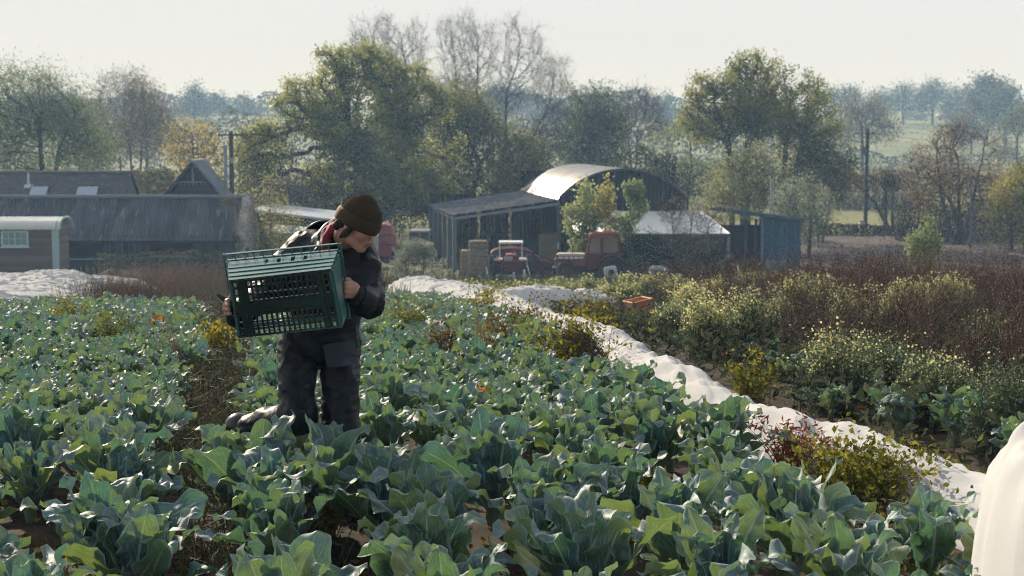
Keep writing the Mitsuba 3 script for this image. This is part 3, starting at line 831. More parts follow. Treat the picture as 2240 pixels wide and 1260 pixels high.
tree('silver_willow', 'silvery willow bush at the corner of the blue shed', 'bush', None, 93, [[(1750, 530), (1745, 490)], [(1770, 530), (1775, 480)]],
     [(1720, 450, 38, 45), (1760, 435, 45, 50), (1795, 460, 35, 45), (1750, 490, 55, 35)], n=800, leaf_n=10, leaf_s=.16, leaf_c=((.10, .115, .09), (.23, .25, .2)), seed=26, up=.45, wob=.18, rspread=.3, step=.35, kill=.5)
tree('rowan_tree', 'russet half-bare tree with many slim stems at right', 'tree', BACK, 104, [[(2095, 540), (2098, 440), (2096, 350)], [(2100, 540), (2130, 430), (2150, 340)], [(2088, 540), (2060, 430), (2050, 350)], [(2110, 540), (2080, 440), (2030, 380)]],
     [(2090, 320, 60, 50), (2150, 340, 45, 55), (2030, 370, 50, 50), (2100, 400, 90, 55), (2020, 430, 45, 45), (2170, 420, 40, 60)], n=1200, leaf_n=5, leaf_s=.17, leaf_c=RUST, bark=(.07, .055, .045), seed=27, step=.42, kill=.6, up=.3, wob=.18, tw=2, tw_l=.7, rspread=.4, r0=.02)
tree('hawthorn_bush', 'yellow-green bush at the right edge of the picture', 'bush', None, 95, [[(2215, 560), (2210, 480)], [(2240, 560), (2250, 460)]],
     [(2210, 440, 40, 50), (2245, 400, 45, 50), (2200, 500, 40, 45), (2260, 480, 50, 60)], n=700, leaf_n=10, leaf_s=.2, leaf_c=((.08, .085, .015), (.26, .22, .03)), seed=28, step=.4, kill=.6, rspread=.35)
tree('far_oak', 'pale hazy round tree standing alone in the far pasture', 'tree', None, 230, [[(1888, 350), (1886, 300), (1884, 280)]],
     [(1885, 250, 48, 32), (1920, 290, 45, 30), (1860, 290, 30, 40), (1890, 290, 50, 30)], n=800, leaf_n=8, leaf_s=.42, leaf_c=((.085, .07, .045), (.17, .14, .08)), bark=(.08, .07, .06), seed=29, step=.8, kill=1.2, tw=2, tw_l=1.4, tw_r=.03, rspread=.7, r0=.03, inf=12)
tree('alder_tree', 'pale grey-green trees hazy at the right edge on the slope', 'tree', None, 240, [[(2225, 350), (2225, 300)]], [(2215, 280, 35, 40), (2250, 270, 45, 50), (2200, 320, 30, 30)],
     n=500, leaf_n=8, leaf_s=.45, leaf_c=((.08, .09, .06), (.14, .15, .1)), seed=30, step=.8, kill=1.2, rspread=.8, r0=.03, inf=12)
# ivy-clad stems beside the pole
for k, (x, top, lab) in enumerate([(1937, 372, 'left of two ivy-covered stumps right of the far pole'), (1952, 380, 'right of two ivy-covered stumps right of the far pole')]):
    tree('ivy_clad_tree', lab, 'tree', None, 118, [[(x, 495), (x + 1, 440), (x, top)]], [(x, 400, 7, 25), (x, 450, 8, 30)], n=160, leaf_n=12, leaf_s=.16, leaf_c=DARKG, seed=40 + k, step=.25, kill=.3, rspread=.14, inf=2, r0=.03)
tree('thorn_bush', 'low twiggy thorn with a slanting limb right of the far pole', 'bush', None, 119, [[(1945, 495), (1920, 450), (1870, 400)], [(1940, 495), (1910, 440)]],
     [(1880, 400, 40, 25), (1925, 390, 40, 25), (1960, 400, 35, 25)], n=400, leaf_n=1.5, leaf_s=.2, leaf_c=RUST, bark=(.07, .055, .05), seed=44, step=.35, kill=.5, tw=2, tw_l=.6)
# hill-top trees along the skyline
HILL = 'hazy trees along the hill crest'
HB = ((.045, .055, .045), (.085, .095, .07))
hill = [(425, 225, 40, 42, 430, 'round hazy crown on the hill above the gabled roof'), (480, 240, 45, 35, 470, 'hazy crown on the hill between the round crown and the oak'), (535, 245, 30, 40, 460, 'hazy bush-like crown on the hill beside the great oak'), (385, 250, 30, 25, 480, 'low hazy crown on the hill left of the gabled roof'),
        (1840, 205, 45, 25, 430, 'dark flat-topped tree on the crest right of the round oak'), (1925, 220, 25, 30, 440, 'dark conifer-like tree on the crest, first of the row'), (1975, 215, 38, 35, 450, 'dark tree on the crest, second of the row'), (2040, 210, 40, 42, 440, 'dark tree on the crest with gaps in its crown'), (2090, 225, 30, 40, 450, 'tree on the crest left of the great right-hand crown'),
        (2160, 205, 55, 40, 360, 'large airy crown on the hill at upper right'), (2125, 260, 40, 55, 340, 'dark slope tree under the airy crown at right'), (2200, 235, 50, 50, 345, 'dark slope tree at the right edge'),
        (1215, 245, 60, 25, 400, 'dark hill crown seen between the bare limbs'), (1100, 215, 90, 30, 420, 'broad brown crown on the hill behind the bare trees'), (1000, 225, 60, 25, 430, 'low brown crown on the hill behind the oak top'), (1290, 250, 50, 30, 420, 'hill crown behind the dark alder'), (1460, 235, 35, 25, 430, 'hill crown left of the round oak'), (170, 235, 60, 35, 430, 'hazy hill crown behind the left tree'), (60, 240, 60, 30, 450, 'hazy hill crown at the far left'), (255, 245, 60, 25, 450, 'hazy hill crown behind the grey ash')]
for k, (x, y, rx, ry, d, lab) in enumerate(hill):
    tree('hill_tree', lab, 'tree', HILL, d, [[(x, y + ry + 18), (x, y + ry * .4), (x + 2, y)]], [(x - rx * .45, y + ry * .25, rx * .6, ry * .7), (x + rx * .45, y + ry * .2, rx * .6, ry * .7), (x, y - ry * .3, rx * .55, ry * .6)],
         n=500, leaf_n=16, leaf_s=.8, leaf_c=HB, seed=60 + k, step=1.3, kill=1.8, inf=20, r0=.06, rspread=1.1, leaf_r=.2, wob=.3)
# ---------------------------------------------------------------- hedges and scrub that read as one mass


def scrub(name, label, px, py0, py1, d, n, size, col, seed, twig=(.06, .05, .045), dz=1.5, nt=0, kind='stuff', cat=None, stems_up=.9):
    """A hedge or thicket along picture points px[0]..px[1], between heights py0 (top) and py1 (foot)."""
    rng = np.random.default_rng(seed)
    x = rng.uniform(px[0], px[1], n)
    wave = meshkit.fbm(np.stack([x * .02, x * 0, x * 0], 1), 3, seed)
    t = rng.uniform(0, 1, n) ** .8
    top = py0 + (wave - .5) * (py1 - py0) * .7
    y = py1 + (top - py1) * t
    c = np.array([P(a, b, d) for a, b in zip(x, y)])
    c[:, 1] += rng.normal(0, dz, n) * (1.1 - t)
    m = M()
    k = np.clip(meshkit.fbm(c * .8, 3, seed) * 2 - .5 + rng.normal(0, .15, n), 0, 1)[:, None]
    leaves(m, rng, c, size, np.array(col[0]) + (np.array(col[1]) - np.array(col[0])) * k)
    key = put(name, m, 'vc_leaf', label=label, kind=kind, cat=cat, amt=0)
    if nt:
        m = M()
        x = rng.uniform(px[0], px[1], nt)
        b = np.array([P(a, py1, d) for a in x])
        b[:, 1] += rng.normal(0, dz, nt)
        b[:, 2] = G(b[:, 0], b[:, 1])
        H = (py1 - py0) * d / 3400
        e = b + np.stack([rng.normal(0, .25, nt) * H, rng.normal(0, .2, nt) * H, H * rng.uniform(.5, 1.05, nt)], 1)
        mid = (b + e) / 2 + rng.normal(0, .06 * H, b.shape)
        o = np.ones(nt)
        r = .012 * d / 85
        sticks(m, b, mid, r * o, r * .8 * o, 3, twig)
        sticks(m, mid, e, r * .8 * o, r * .3 * o, 3, twig)
        e2 = mid + (e - mid) * .7 + rng.normal(0, .12 * H, b.shape)
        sticks(m, mid, e2, r * .6 * o, r * .25 * o, 3, twig)
        put(name + '_twigs', m, 'vc', label='bare twigs standing in the ' + name.replace('_', ' '), kind='stuff', amt=.3)
    return key


scrub('valley_hedge', 'dark clipped field hedge across the far valley', (1780, 2260), 336, 372, 292, 2600, .5, HB, 80)
scrub('field_hedge', 'russet twiggy hedge beyond the ploughed strip', (1820, 2010), 372, 420, 150, 1500, .3, ((.09, .06, .045), (.15, .10, .07)), 81, nt=500)
scrub('tree_undergrowth', 'grey-green thicket under the trees behind the barn', (1130, 1480), 340, 470, 116, 6000, .24, ((.035, .045, .025), (.10, .11, .055)), 82, dz=3, nt=400)
scrub('oak_undergrowth', 'dim undergrowth at the foot of the oaks', (530, 1150), 440, 520, 104, 4500, .2, ((.04, .045, .02), (.14, .13, .045)), 83, dz=2.5, nt=300)
scrub('bank_grass', 'pale rough grass bank behind the gabled roof', (285, 380), 375, 450, 112, 3500, .22, ((.13, .13, .075), (.22, .21, .12)), 84, dz=3)
scrub('left_thicket', 'thicket under the left trees behind the slate roof', (-60, 560), 370, 470, 118, 5500, .24, ((.04, .05, .025), (.11, .11, .05)), 85, dz=3, nt=350)
scrub('right_thicket', 'thicket at the far edge of the ploughed strip', (1960, 2260), 440, 530, 108, 4500, .2, ((.025, .03, .02), (.075, .075, .035)), 86, dz=2, nt=600)
scrub('ditch_growth', 'dark growth along the far edge of the ploughed strip', (1790, 2020), 488, 515, 113, 1500, .2, ((.02, .026, .015), (.05, .05, .025)), 87, dz=.8, nt=200)
scrub('hill_wood', 'far hazy wood along the hill crest', (-100, 2350), 236, 262, 500, 5500, 1.1, HB, 88, dz=12)
scrub('valley_wood', 'hazy woodland filling the valley side behind the left and middle trees', (-80, 1500), 262, 372, 265, 9000, .75, ((.05, .058, .045), (.10, .105, .075)), 89, dz=9)
scrub('valley_wood', 'hazy woodland behind the round-crowned oak', (1500, 1850), 275, 372, 270, 2600, .75, ((.05, .058, .045), (.10, .105, .075)), 90, dz=9)
scrub('hill_wood', 'blue hazy wooded rise on the left of the hill crest', (-100, 640), 208, 275, 455, 6500, 1.0, HB, 91, dz=10)
scrub('hill_wood', 'low wooded rise on the hill crest behind the bare trees', (960, 1500), 212, 270, 460, 5000, 1.0, HB, 92, dz=10)
# ---------------------------------------------------------------- tractors, car, bales, poles and things in the yard


class Local:
    """Local frame at a picture point: x right in the picture, y away, z up; lengths in metres."""

    def __init__(s, px, py, d, ang=0.0):
        s.o = P(px, py, d)
        s.R = rot((0, 0, 1), ang)
        s.k = 3400.0 / d

    def __call__(s, x, y, z):
        return s.o + s.R @ np.array([x, y, z], float)


def wheel(key, c, r, w, R, tyre=(.03, .03, .032), hub=(.10, .03, .03), lugs=18, name='wheel'):
    """Tyre with lugs, rim and hub; axle along local y."""
    A = R @ np.array([[1, 0, 0], [0, 0, -1], [0, 1, 0]])
    m = M().lathe([(r * .55, -w * .42), (r * .8, -w * .5), (r * .95, -w * .42), (r, -w * .2), (r, w * .2), (r * .95, w * .42), (r * .8, w * .5), (r * .55, w * .42), (r * .55, -w * .42)], 28, tyre, A, c)
    for k in range(lugs):
        a = 2 * np.pi * k / lugs
        for s in (-1, 1):
            q = c + R @ np.array([math.cos(a + s * .1) * r, s * w * .24, math.sin(a + s * .1) * r])
            m.box(q, (r * .07, w * .48, r * .09), tyre, R @ rot((0, 1, 0), -a) @ rot((1, 0, 0), s * .5))
    k = put(name, m, 'vc', key, smooth=30)
    put('rim', M().lathe([(0, -w * .30), (r * .18, -w * .30), (r * .22, -w * .16), (r * .5, -w * .22), (r * .57, -w * .40), (r * .57, w * .4), (r * .5, w * .2), (0, w * .2)], 24, hub, A, c), 'vc', k, smooth=30)
    return k


# red tractor with cab, seen from the side, nose to the left
K = thing('cab_tractor', 'red tractor with cab parked side-on before the white-roofed lean-to', 'tractor')
L = Local(1290, 609, 77)
u = lambda px: (px - 1290) / 44.16
w_ = lambda py: (609 - py) / 44.16
RED, DRED = (.20, .040, .036), (.11, .026, .024)
R3 = np.eye(3)
XZ = np.array([[1, 0, 0], [0, 0, 1], [0, 1, 0]])      # outline (x, z) pushed out along y


def side(pts, y0, y1, col, m=None):
    m = m or M()
    return m.prism([(u(a), w_(b)) for a, b in pts], y1 - y0, col, XZ, L(0, y0, 0))


put('bonnet', side([(1218, 580), (1218, 556), (1222, 553), (1280, 554), (1280, 580)], -.36, .36, RED), 'vc_gloss', K)
put('bonnet_stripe', side([(1219, 557.5), (1279, 558), (1279, 553.5), (1221, 553)], -.372, .372, (.55, .48, .44)), 'vc', K, label='pale top edge of the bonnet')
for k in range(5):
    x0 = 1221 + k * 11.4
    put('vent', side([(x0, 559.5), (x0 + 9.5, 559.5), (x0 + 9.5, 564.5), (x0, 564.5)], -.382, -.36, (.58, .56, .55)), 'vc', K, label='pale bonnet vent')
put('engine', side([(1222, 592), (1222, 579), (1283, 579), (1300, 592), (1300, 600), (1236, 600)], -.25, .25, (.03, .028, .028)), 'vc', K)
put('grille', side([(1215.5, 582), (1215.5, 556), (1218.5, 556), (1218.5, 582)], -.33, .33, (.08, .03, .03)), 'vc', K)
put('exhaust_pipe', M().tube([L(u(1252), -.1, w_(554)), L(u(1252), -.1, w_(536))], .035, 8, (.03, .03, .03)), 'vc', K)
# cab: pillars, roof, lower door, glass
put('cab_roof', side([(1287, 518), (1288, 511), (1294, 507.5), (1350, 507.5), (1354, 511), (1354, 518)], -.62, .62, RED), 'vc_gloss', K, label='red cab roof')
for y in (-.58, .52):
    for a in ([(1288, 518), (1292, 518), (1286, 556), (1281, 556)], [(1313, 518), (1318, 518), (1318, 556), (1313, 556)], [(1349, 518), (1354, 518), (1357, 552), (1351, 556)], [(1281, 552), (1354, 552), (1354, 556), (1281, 556)]):
        put('cab_pillar', side(a, y, y + .06, DRED), 'vc', K)
    for a in ([(1291.5, 519), (1312.5, 519), (1312.5, 551), (1286.5, 551)], [(1318.5, 519), (1348.5, 519), (1350.5, 545), (1346, 551), (1318.5, 551)]):
        put('window', side(a, y + .02, y + .035, (.52, .47, .36)), 'sunlit_tint_pane', K, amt=.1)
put('window', M().add([L(u(1289), -.5, w_(519)), L(u(1289), .5, w_(519)), L(u(1283), .5, w_(551)), L(u(1283), -.5, w_(551))], quads([[0, 1, 2, 3]]), (.5, .46, .36)), 'sunlit_tint_pane', K)
put('door_panel', side([(1281, 556), (1313, 556), (1306, 574), (1302, 582), (1281, 582)], -.585, -.5, DRED), 'vc', K)
put('step', side([(1280, 582), (1304, 582), (1304, 587), (1280, 587)], -.62, -.3, (.10, .035, .03)), 'vc', K)
put('seat', side([(1320, 556), (1334, 556), (1337, 530), (1332, 530), (1328, 548), (1320, 550)], -.22, .22, (.04, .04, .04)), 'vc', K)
put('steering_wheel', M().tube([L(u(1303), 0, w_(556)), L(u(1308), 0, w_(541))], .02, 6, (.03, .03, .03)).mesh(trimesh.creation.torus(.19, .02, 16, 6), (.03, .03, .03), rot((0, 1, 0), -.5), L(u(1308), 0, w_(541))), 'vc', K)
m = M()
th = np.linspace(math.radians(20), math.radians(165), 14)
cx, cz, rr = u(1336), w_(592), .86
o = [(cx + rr * math.cos(t), cz + rr * math.sin(t)) for t in th]
i = [(cx + (rr - .07) * math.cos(t), cz + (rr - .07) * math.sin(t)) for t in th[::-1]]
for y in (-.92, .50):
    put('mudguard', M().prism(o + i, .42, DRED, XZ, L(0, y, 0)), 'vc', K)
for y in (-.72, .72):
    wheel(K, L(cx, y, cz - .02), .78, .38, R3)
    wheel(K, L(u(1237), y * .9, .47), .47, .30, R3, lugs=14)
put('rear_linkage', M().tube([L(u(1345), 0, w_(565)), L(u(1368), 0, w_(552))], .07, 6, (.10, .05, .04)), 'vc', K)
put('drawbar', M().tube([L(u(1345), .2, w_(590)), L(u(1372), .2, w_(588))], .06, 6, (.05, .04, .04)), 'vc', K)
put('headlight', M().mesh(trimesh.creation.icosphere(2, .08), (.5, .5, .46), None, L(u(1216), -.25, w_(566))), 'vc_gloss', K)

# small open tractor, seen from behind
K = thing('open_tractor', 'small red tractor with white canopy, seen from behind before the maroon car', 'tractor')
L = Local(1118, 607, 75)
kx = 3400 / 75
u = lambda px: (px - 1118) / kx
w_ = lambda py: (607 - py) / kx
put('canopy', M().box(L(0, .25, w_(530)), (u(1144) - u(1091), 1.1, .10), (.66, .67, .65), bev=.03), 'vc', K, label='white canopy', smooth=30)
for px in (1093, 1142):
    for y in (-.05, .7):
        put('canopy_post', M().tube([L(u(px), y, w_(533)), L(u(px), y, w_(572))], .028, 6, (.5, .52, .52)), 'vc', K)
for px, s in ((1090, -1), (1145, 1)):
    put('mudguard', M().box(L(u(px), .15, w_(567)), (.42, 1.0, .09), (.55, .42, .40), bev=.03).box(L(u(px) - s * .17, .15, w_(577)), (.05, 1.0, .45), RED), 'vc', K, label='pale-topped red mudguard')
put('seat', M().box(L(u(1112), .1, w_(572)), (.42, .4, .12), (.05, .05, .05), bev=.04).box(L(u(1112), -.1, w_(565)), (.42, .08, .22), (.35, .33, .32), bev=.03), 'vc', K, smooth=30)
put('gearbox', M().box(L(0, .2, w_(584)), (.75, .9, .55), (.12, .022, .022), bev=.05).box(L(0, .6, w_(566)), (.5, 1.2, .4), RED, bev=.04), 'vc', K)
put('steering_column', M().tube([L(u(1122), .75, w_(570)), L(u(1122), .5, w_(550))], .03, 6, (.03, .03, .03)), 'vc', K)
RX = rot((0, 0, 1), math.pi / 2)
for px in (1077, 1159):
    wheel(K, L(u(px), .2, .55), .55, .36, RX, hub=(.12, .03, .03), lugs=16)
for px in (1100, 1136):
    wheel(K, L(u(px), 1.7, .36), .36, .2, RX, lugs=12)
for a, b in (((1064, 583), (1068, 606)), ((1152, 573), (1160, 604))):
    put('link_arm', M().tube([L(u(a[0]), -.3, w_(a[1])), L(u(b[0]), -.5, w_(b[1]))], .035, 6, (.52, .54, .56)), 'vc', K, label='pale lift arm')
put('implement_bar', M().box(L(0, -.5, w_(601)), (1.5, .1, .09), (.40, .40, .40)).box(L(u(1133), -.4, w_(596)), (.3, .3, .3), (.03, .03, .03)).box(L(u(1100), -.4, w_(596)), (.35, .3, .3), (.03, .03, .03)), 'vc', K)
put('lamp', M().mesh(trimesh.creation.icosphere(2, .06), (.4, .1, .05), None, L(u(1088), -.35, w_(562))), 'vc_gloss', K)

# maroon estate car behind it
K = thing('estate_car', 'maroon car parked behind the small open tractor', 'car')
L = Local(1145, 604, 79.5)
kx = 3400 / 79.5
u = lambda px: (px - 1145) / kx
w_ = lambda py: (604 - py) / kx
MAR = (.085, .018, .030)
body = [(1070, 594), (1070, 568), (1073, 552), (1078, 546), (1090, 542), (1125, 540), (1150, 543), (1163, 549), (1180, 566), (1202, 571), (1214, 577), (1217, 588), (1216, 597), (1072, 598)]
put('body', side(body, -.80, .80, MAR), 'vc_gloss', K, amt=.08)
for a in ([(1077, 566), (1079, 551), (1098, 548), (1098, 566)], [(1101, 566), (1101, 547.5), (1131, 546), (1133, 566)], [(1136, 566), (1135, 546.5), (1150, 548.5), (1168, 566)]):
    for y in (-.818, .805):
        put('window', side(a, y, y + .013, (.06, .085, .105)), 'vc_gloss', K, amt=0)
put('windscreen', M().add([L(u(1151), -.68, w_(544.5)), L(u(1151), .68, w_(544.5)), L(u(1178.5), .74, w_(563.5)), L(u(1178.5), -.74, w_(563.5))] + np.array([.02, 0, .03]), quads([[0, 1, 2, 3]]), (.12, .16, .19)), 'vc_gloss', K)
for px in (1092, 1194):
    for y in (-.72, .72):
        wheel(K, L(u(px), y, .27), .29, .19, R3, hub=(.30, .31, .33), lugs=0)
put('headlight', side([(1208, 577), (1215, 579), (1216, 584), (1208, 583)], -.82, -.6, (.5, .5, .5)), 'vc_gloss', K)
put('bumper', side([(1198, 590), (1219, 588), (1219, 596), (1198, 597)], -.82, .82, (.05, .02, .025)), 'vc', K)
put('wing_mirror', M().box(L(u(1164), -.9, w_(563)), (.12, .16, .12), MAR, bev=.03), 'vc_gloss', K)
put('roof_rail', M().tube([L(u(1088), -.6, w_(541)), L(u(1150), -.6, w_(541.5))], .02, 5, (.03, .03, .03)), 'vc', K)

# straw bales
STRAW = (.22, .185, .125)


def bale(name, px0, py0, px1, py1, d, dep, label, seed, cat='bale', group=None):
    rng = np.random.default_rng(seed)
    a, b = P(px0, py1, d), P(px1, py0, d)
    c, s = (a + b) / 2, np.array([b[0] - a[0], dep, b[2] - a[2]])
    c[1] += dep / 2
    t = trimesh.creation.box(s)
    v, f = trimesh.remesh.subdivide_to_size(np.asarray(t.vertices), np.asarray(t.faces), .16)[:2]
    rr = .08
    q = np.clip(v, -s / 2 + rr, s / 2 - rr)
    n = v - q
    n /= np.linalg.norm(n, axis=1, keepdims=True) + 1e-9
    v = q + n * rr + n * ((meshkit.fbm(v * 9, 3, seed) - .5) * .07)[:, None] + c
    key = thing(name, label, cat, group)
    put('straw', (v, f, np.tile([STRAW], (len(v), 1))), 'vc', key, amt=.5, freq=9)
    m = M()
    p, fi = trimesh.sample.sample_surface(trimesh.Trimesh(v, f, process=False), 700, seed=seed)
    d_ = rng.normal(0, 1, p.shape) * [1, .5, .35]
    o = np.ones(len(p))
    sticks(m, p, p + d_ * .05, .008 * o, .004 * o, 3, np.array(STRAW) * rng.uniform(.6, 1.6, (len(p), 1)))
    put('loose_stalks', m, 'vc', key, kind='stuff', amt=0)
    for k in (-.25, .25):
        z = c[2] + s[2] * k
        put('twine', M().tube([(c[0] - s[0] / 2 - .02, c[1] - s[1] / 2 - .04, z), (c[0] + s[0] / 2 + .02, c[1] - s[1] / 2 - .04, z)], .012, 4, (.08, .06, .04)), 'vc', key)


bale('straw_bale', 1025, 545.5, 1067, 604, 77.5, 1.1, 'lower big straw bale at the mouth of the open bay', 700)
bale('straw_bale', 1025.5, 527, 1067, 544.8, 77.6, .8, 'small straw bale lying on top of the big bale', 701)
bale('straw_bale', 1180, 512, 1221, 590, 84.3, 1.3, 'tall stack of hay inside the barn beside the post', 702)
bale('straw_bale', 1008, 548, 1024, 603, 79.5, 1.0, 'narrow dark straw bale left of the big bale', 703)

# bench, board and oddments in the open bay
K = thing('workbench', 'pale blue-grey bench deep in the open bay', 'bench')
a, b = P(1058, 511, 91), P(1107, 511, 91)
put('top', M().box((a + b) / 2, (b[0] - a[0], .6, .08), (.16, .22, .27)), 'vc', K)
for q in (a, b):
    put('leg', M().box((q[0], q[1], (q[2] - 6.05) / 2), (.08, .5, q[2] + 6.0), (.09, .11, .12)), 'vc', K)
for k, px in enumerate((1076, 1105)):
    c = P(px, 505, 91)
    put('box_of_tools', M().box(c, (.22, .2, .26), (.20, .25, .28), bev=.02).box(c + [0, -.11, .05], (.12, .03, .05), (.06, .07, .08)), 'vc', label=('left' if k == 0 else 'right') + ' grey box standing on the bench in the open bay', cat='box')
c = P(1068, 519, 90.4)
K = thing('notice_board', 'pale sheet hanging below the bench in the open bay', 'board')
put('panel', M().box(c, (.27, .03, .40), (.24, .31, .36)), 'vc', K)
c = P(1221, 537, 83.4)
K = thing('paper_sign', 'small white blank paper sign on the barn post', 'sign')
put('sheet', M().box(c, (.13, .012, .36), (.55, .60, .62)).box(c + [0, -.008, .13], (.03, .012, .03), (.2, .2, .2)), 'vc', K)
K = thing('ladder', 'pole ladder leaning inside the open bay', 'ladder')
a, b = P(1036, 508, 88), P(1044, 474, 89)
for dx in (0, .38):
    put('rail', M().tube([(a[0] + dx, a[1], -6.0), (b[0] + dx, b[1], b[2])], .03, 6, (.16, .15, .13)), 'vc', K)
for k in range(8):
    t = .1 + .11 * k
    q = np.array([a[0], a[1], -6.0]) * (1 - t) + b * t
    put('rung', M().tube([q, q + [.38, 0, 0]], .018, 5, (.16, .15, .13)), 'vc', K)

# white drum panel by the rear wheel
K = thing('plastic_container', 'dirty white plastic container with a dark round hole before the tractor wheel', 'container')
c = P(1336, 597, 73)
R = rot((0, 1, 0), math.radians(-10)) @ rot((1, 0, 0), math.radians(-12))
put('body', M().box(c, (.60, .42, .62), (.40, .41, .40), R, bev=.06), 'vc', K, amt=.4, smooth=30)
put('opening', M().lathe([(0, 0), (.12, 0), (.14, .012), (.16, .012), (.16, -.01)], 20, (.05, .05, .05), R @ np.array([[1, 0, 0], [0, 0, -1], [0, 1, 0]]), c + R @ [0.02, -.215, -.02]), 'vc', K)
# crumpled pale sheet, blue crate, plank
t = trimesh.creation.icosphere(4, 1)
c = P(1441, 592, 73)
v = np.asarray(t.vertices) * [.48, .35, .24]
v = v * (1 + .5 * (meshkit.fbm(v * 5, 3, 4) - .5))[:, None] + c
put('plastic_sack', (v, t.faces, np.tile([(.28, .34, .38)], (len(v), 1))), 'vc_gloss', label='pale blue crumpled plastic sack lying in the weeds', cat='sack', smooth=True)
K = thing('slatted_crate', 'light blue slatted crate standing before the blue shed', 'crate')
L = Local(1701, 596, 79)
for k in range(7):
    put('slat', M().box(L(-.40 + .135 * k, 0, .33), (.055, .03, .42), (.13, .27, .36)), 'vc_gloss', K)
for z in (.10, .56):
    put('rail', M().box(L(0, -.02, z), (.92, .05, .09), (.15, .30, .39)), 'vc_gloss', K)
for x in (-.46, .46):
    for y in (-.02, .5):
        put('post', M().box(L(x, y, .25), (.06, .06, .70), (.15, .30, .39)), 'vc_gloss', K)
put('back', M().box(L(0, .52, .33), (.9, .03, .46), (.09, .20, .27)), 'vc', K)
K = thing('plank', 'pale plank leaning against the lean-to corner post', 'plank')
put('board', M().box((P(1574, 578, 79) + P(1602, 556, 79.6)) / 2, (.92, .05, .17), (.34, .36, .37), rot((0, 1, 0), math.radians(-38))), 'vc', K)
K = thing('pallet', 'grey pallet tipped up beside the plank', 'pallet')
for k in range(4):
    q = P(1602 + 6 * k, 587 + 3 * k, 79)
    put('slat', M().box(q, (.1, .04, .6), (.14, .16, .17), rot((0, 1, 0), math.radians(28))), 'vc', K)
put('bearer', M().box(P(1611, 591, 79.1), (.75, .08, .08), (.11, .12, .13), rot((0, 1, 0), math.radians(28))), 'vc', K)
# short white posts and rails before the tractors
for k, (px, py0, d) in enumerate([(1147, 590, 66), (1124, 596, 68), (1000, 592, 70)]):
    a, b = P(px, py0, d), P(px, py0, d)
    b[2] = gz(b[0], b[1]) - .1
    put('marker_post', M().tube([b, a], .045, 8, (.52, .54, .54)), 'vc', label=['short white marker post below the small tractor', 'short pale post right under the open tractor seat', 'short pale post left of the bales'][k], cat='post')

# things left of the barn
K = thing('trailer', 'red hopper trailer standing behind the worker', 'trailer')
L = Local(842, 575, 84)
kx = 3400 / 84
XZp = lambda pts: [((a - 842) / kx, (575 - b) / kx) for a, b in pts]
put('hopper', M().prism(XZp([(824, 560), (822, 512), (828, 494), (840, 489), (852, 494), (861, 515), (862, 548), (852, 562)]), 1.8, (.24, .06, .065), XZ, L(0, 0, 0)), 'vc', K, amt=.5, label='dull red sides')
for py in (514, 535):
    put('rib', M().box(L(0, -.03, (575 - py) / kx), (.95, .05, .06), (.12, .03, .035)), 'vc', K)
for y in (.3, 1.5):
    wheel(K, L(.05, y, .30), .36, .22, R3, lugs=0)
put('chute', M().tube([L(.4, -.2, .9), L(.75, -.3, .25)], .05, 6, (.35, .35, .36)).tube([L(.55, -.2, .9), L(.75, -.3, .25)], .03, 6, (.3, .3, .3)), 'vc', K)
K = thing('metal_post', 'pale grey metal post with a cap beside the red trailer', 'post')
a = P(823, 513, 78)
put('shaft', M().tube([(a[0], a[1], gz(a[0], a[1]) - .1), a], .10, 10, (.30, .33, .36)), 'vc', K, smooth=40)
put('cap', M().mesh(trimesh.creation.icosphere(2, .14), (.42, .45, .48), None, a), 'vc', K, smooth=True)
K = thing('grey_van', 'boxy grey vehicle with dark windows half hidden by the grey bush', 'vehicle')
L = Local(918, 545, 88)
put('body', M().box(L(0, .9, -.25), (1.35, 2.0, .9), (.16, .17, .17), bev=.08), 'vc_gloss', K)
put('cab', M().box(L(0, .9, .55), (1.2, 1.7, .75), (.05, .055, .06), bev=.06), 'vc_gloss', K)
put('roof', M().box(L(0, .9, 1.0), (1.22, 1.8, .14), (.36, .38, .38), bev=.05), 'vc_gloss', K)
for x in (-.58, .0, .58):
    put('pillar', M().box(L(x, .03, .58), (.07, .05, .72), (.25, .26, .26)), 'vc', K)
for x in (-.5, .5):
    wheel(K, L(x, .2, -.75), .32, .2, RX, lugs=0)

# poles and the overhead line
def pole(name, label, px, py, d, r, col, arms=(), foot=None):
    a = P(px, py, d)
    K = thing(name, label, 'pole')
    zg = gz(a[0], a[1])
    put('shaft', M().tube([(a[0], a[1], zg - .2), (a[0], a[1], (zg + a[2]) / 2), a], [r * 1.25, r * 1.1, r], 10, col), 'vc', K, smooth=40, amt=.3)
    return K, a


K, a1 = pole('telegraph_pole', 'reddish-brown telegraph pole with a crossarm beside the gabled barn', 505, 287, 93, .13, (.10, .055, .05))
put('crossarm', M().box(a1 - [0, .12, .22], (1.5, .1, .1), (.07, .06, .06)), 'vc', K)
for x in (-.65, -.3, .3, .65):
    put('insulator', M().lathe([(0, 0), (.035, 0), (.045, .06), (.02, .13), (0, .14)], 10, (.25, .26, .27), None, a1 + [x, -.12, -.17]), 'vc', K)
put('junction_box', M().box(P(508, 352, 92.8), (.18, .14, .34), (.42, .47, .52), bev=.02).box(P(508, 352, 92.7), (.05, .03, .3), (.2, .2, .22)), 'vc', K)
pole('steel_pole', 'thin pale grey pole left of the brown telegraph pole', 493, 318, 91, .10, (.24, .28, .30))
K, a2 = pole('telegraph_pole', 'tall dark pole with a transformer standing beyond the ploughed strip', 1898, 280, 119, .13, (.045, .045, .045))
c = P(1889, 330, 119)
put('transformer', M().tube([c + [0, 0, -.32], c + [0, 0, .32]], .2, 12, (.10, .12, .14)).box(c + [.2, 0, 0], (.3, .1, .12), (.08, .09, .1)), 'vc', K)
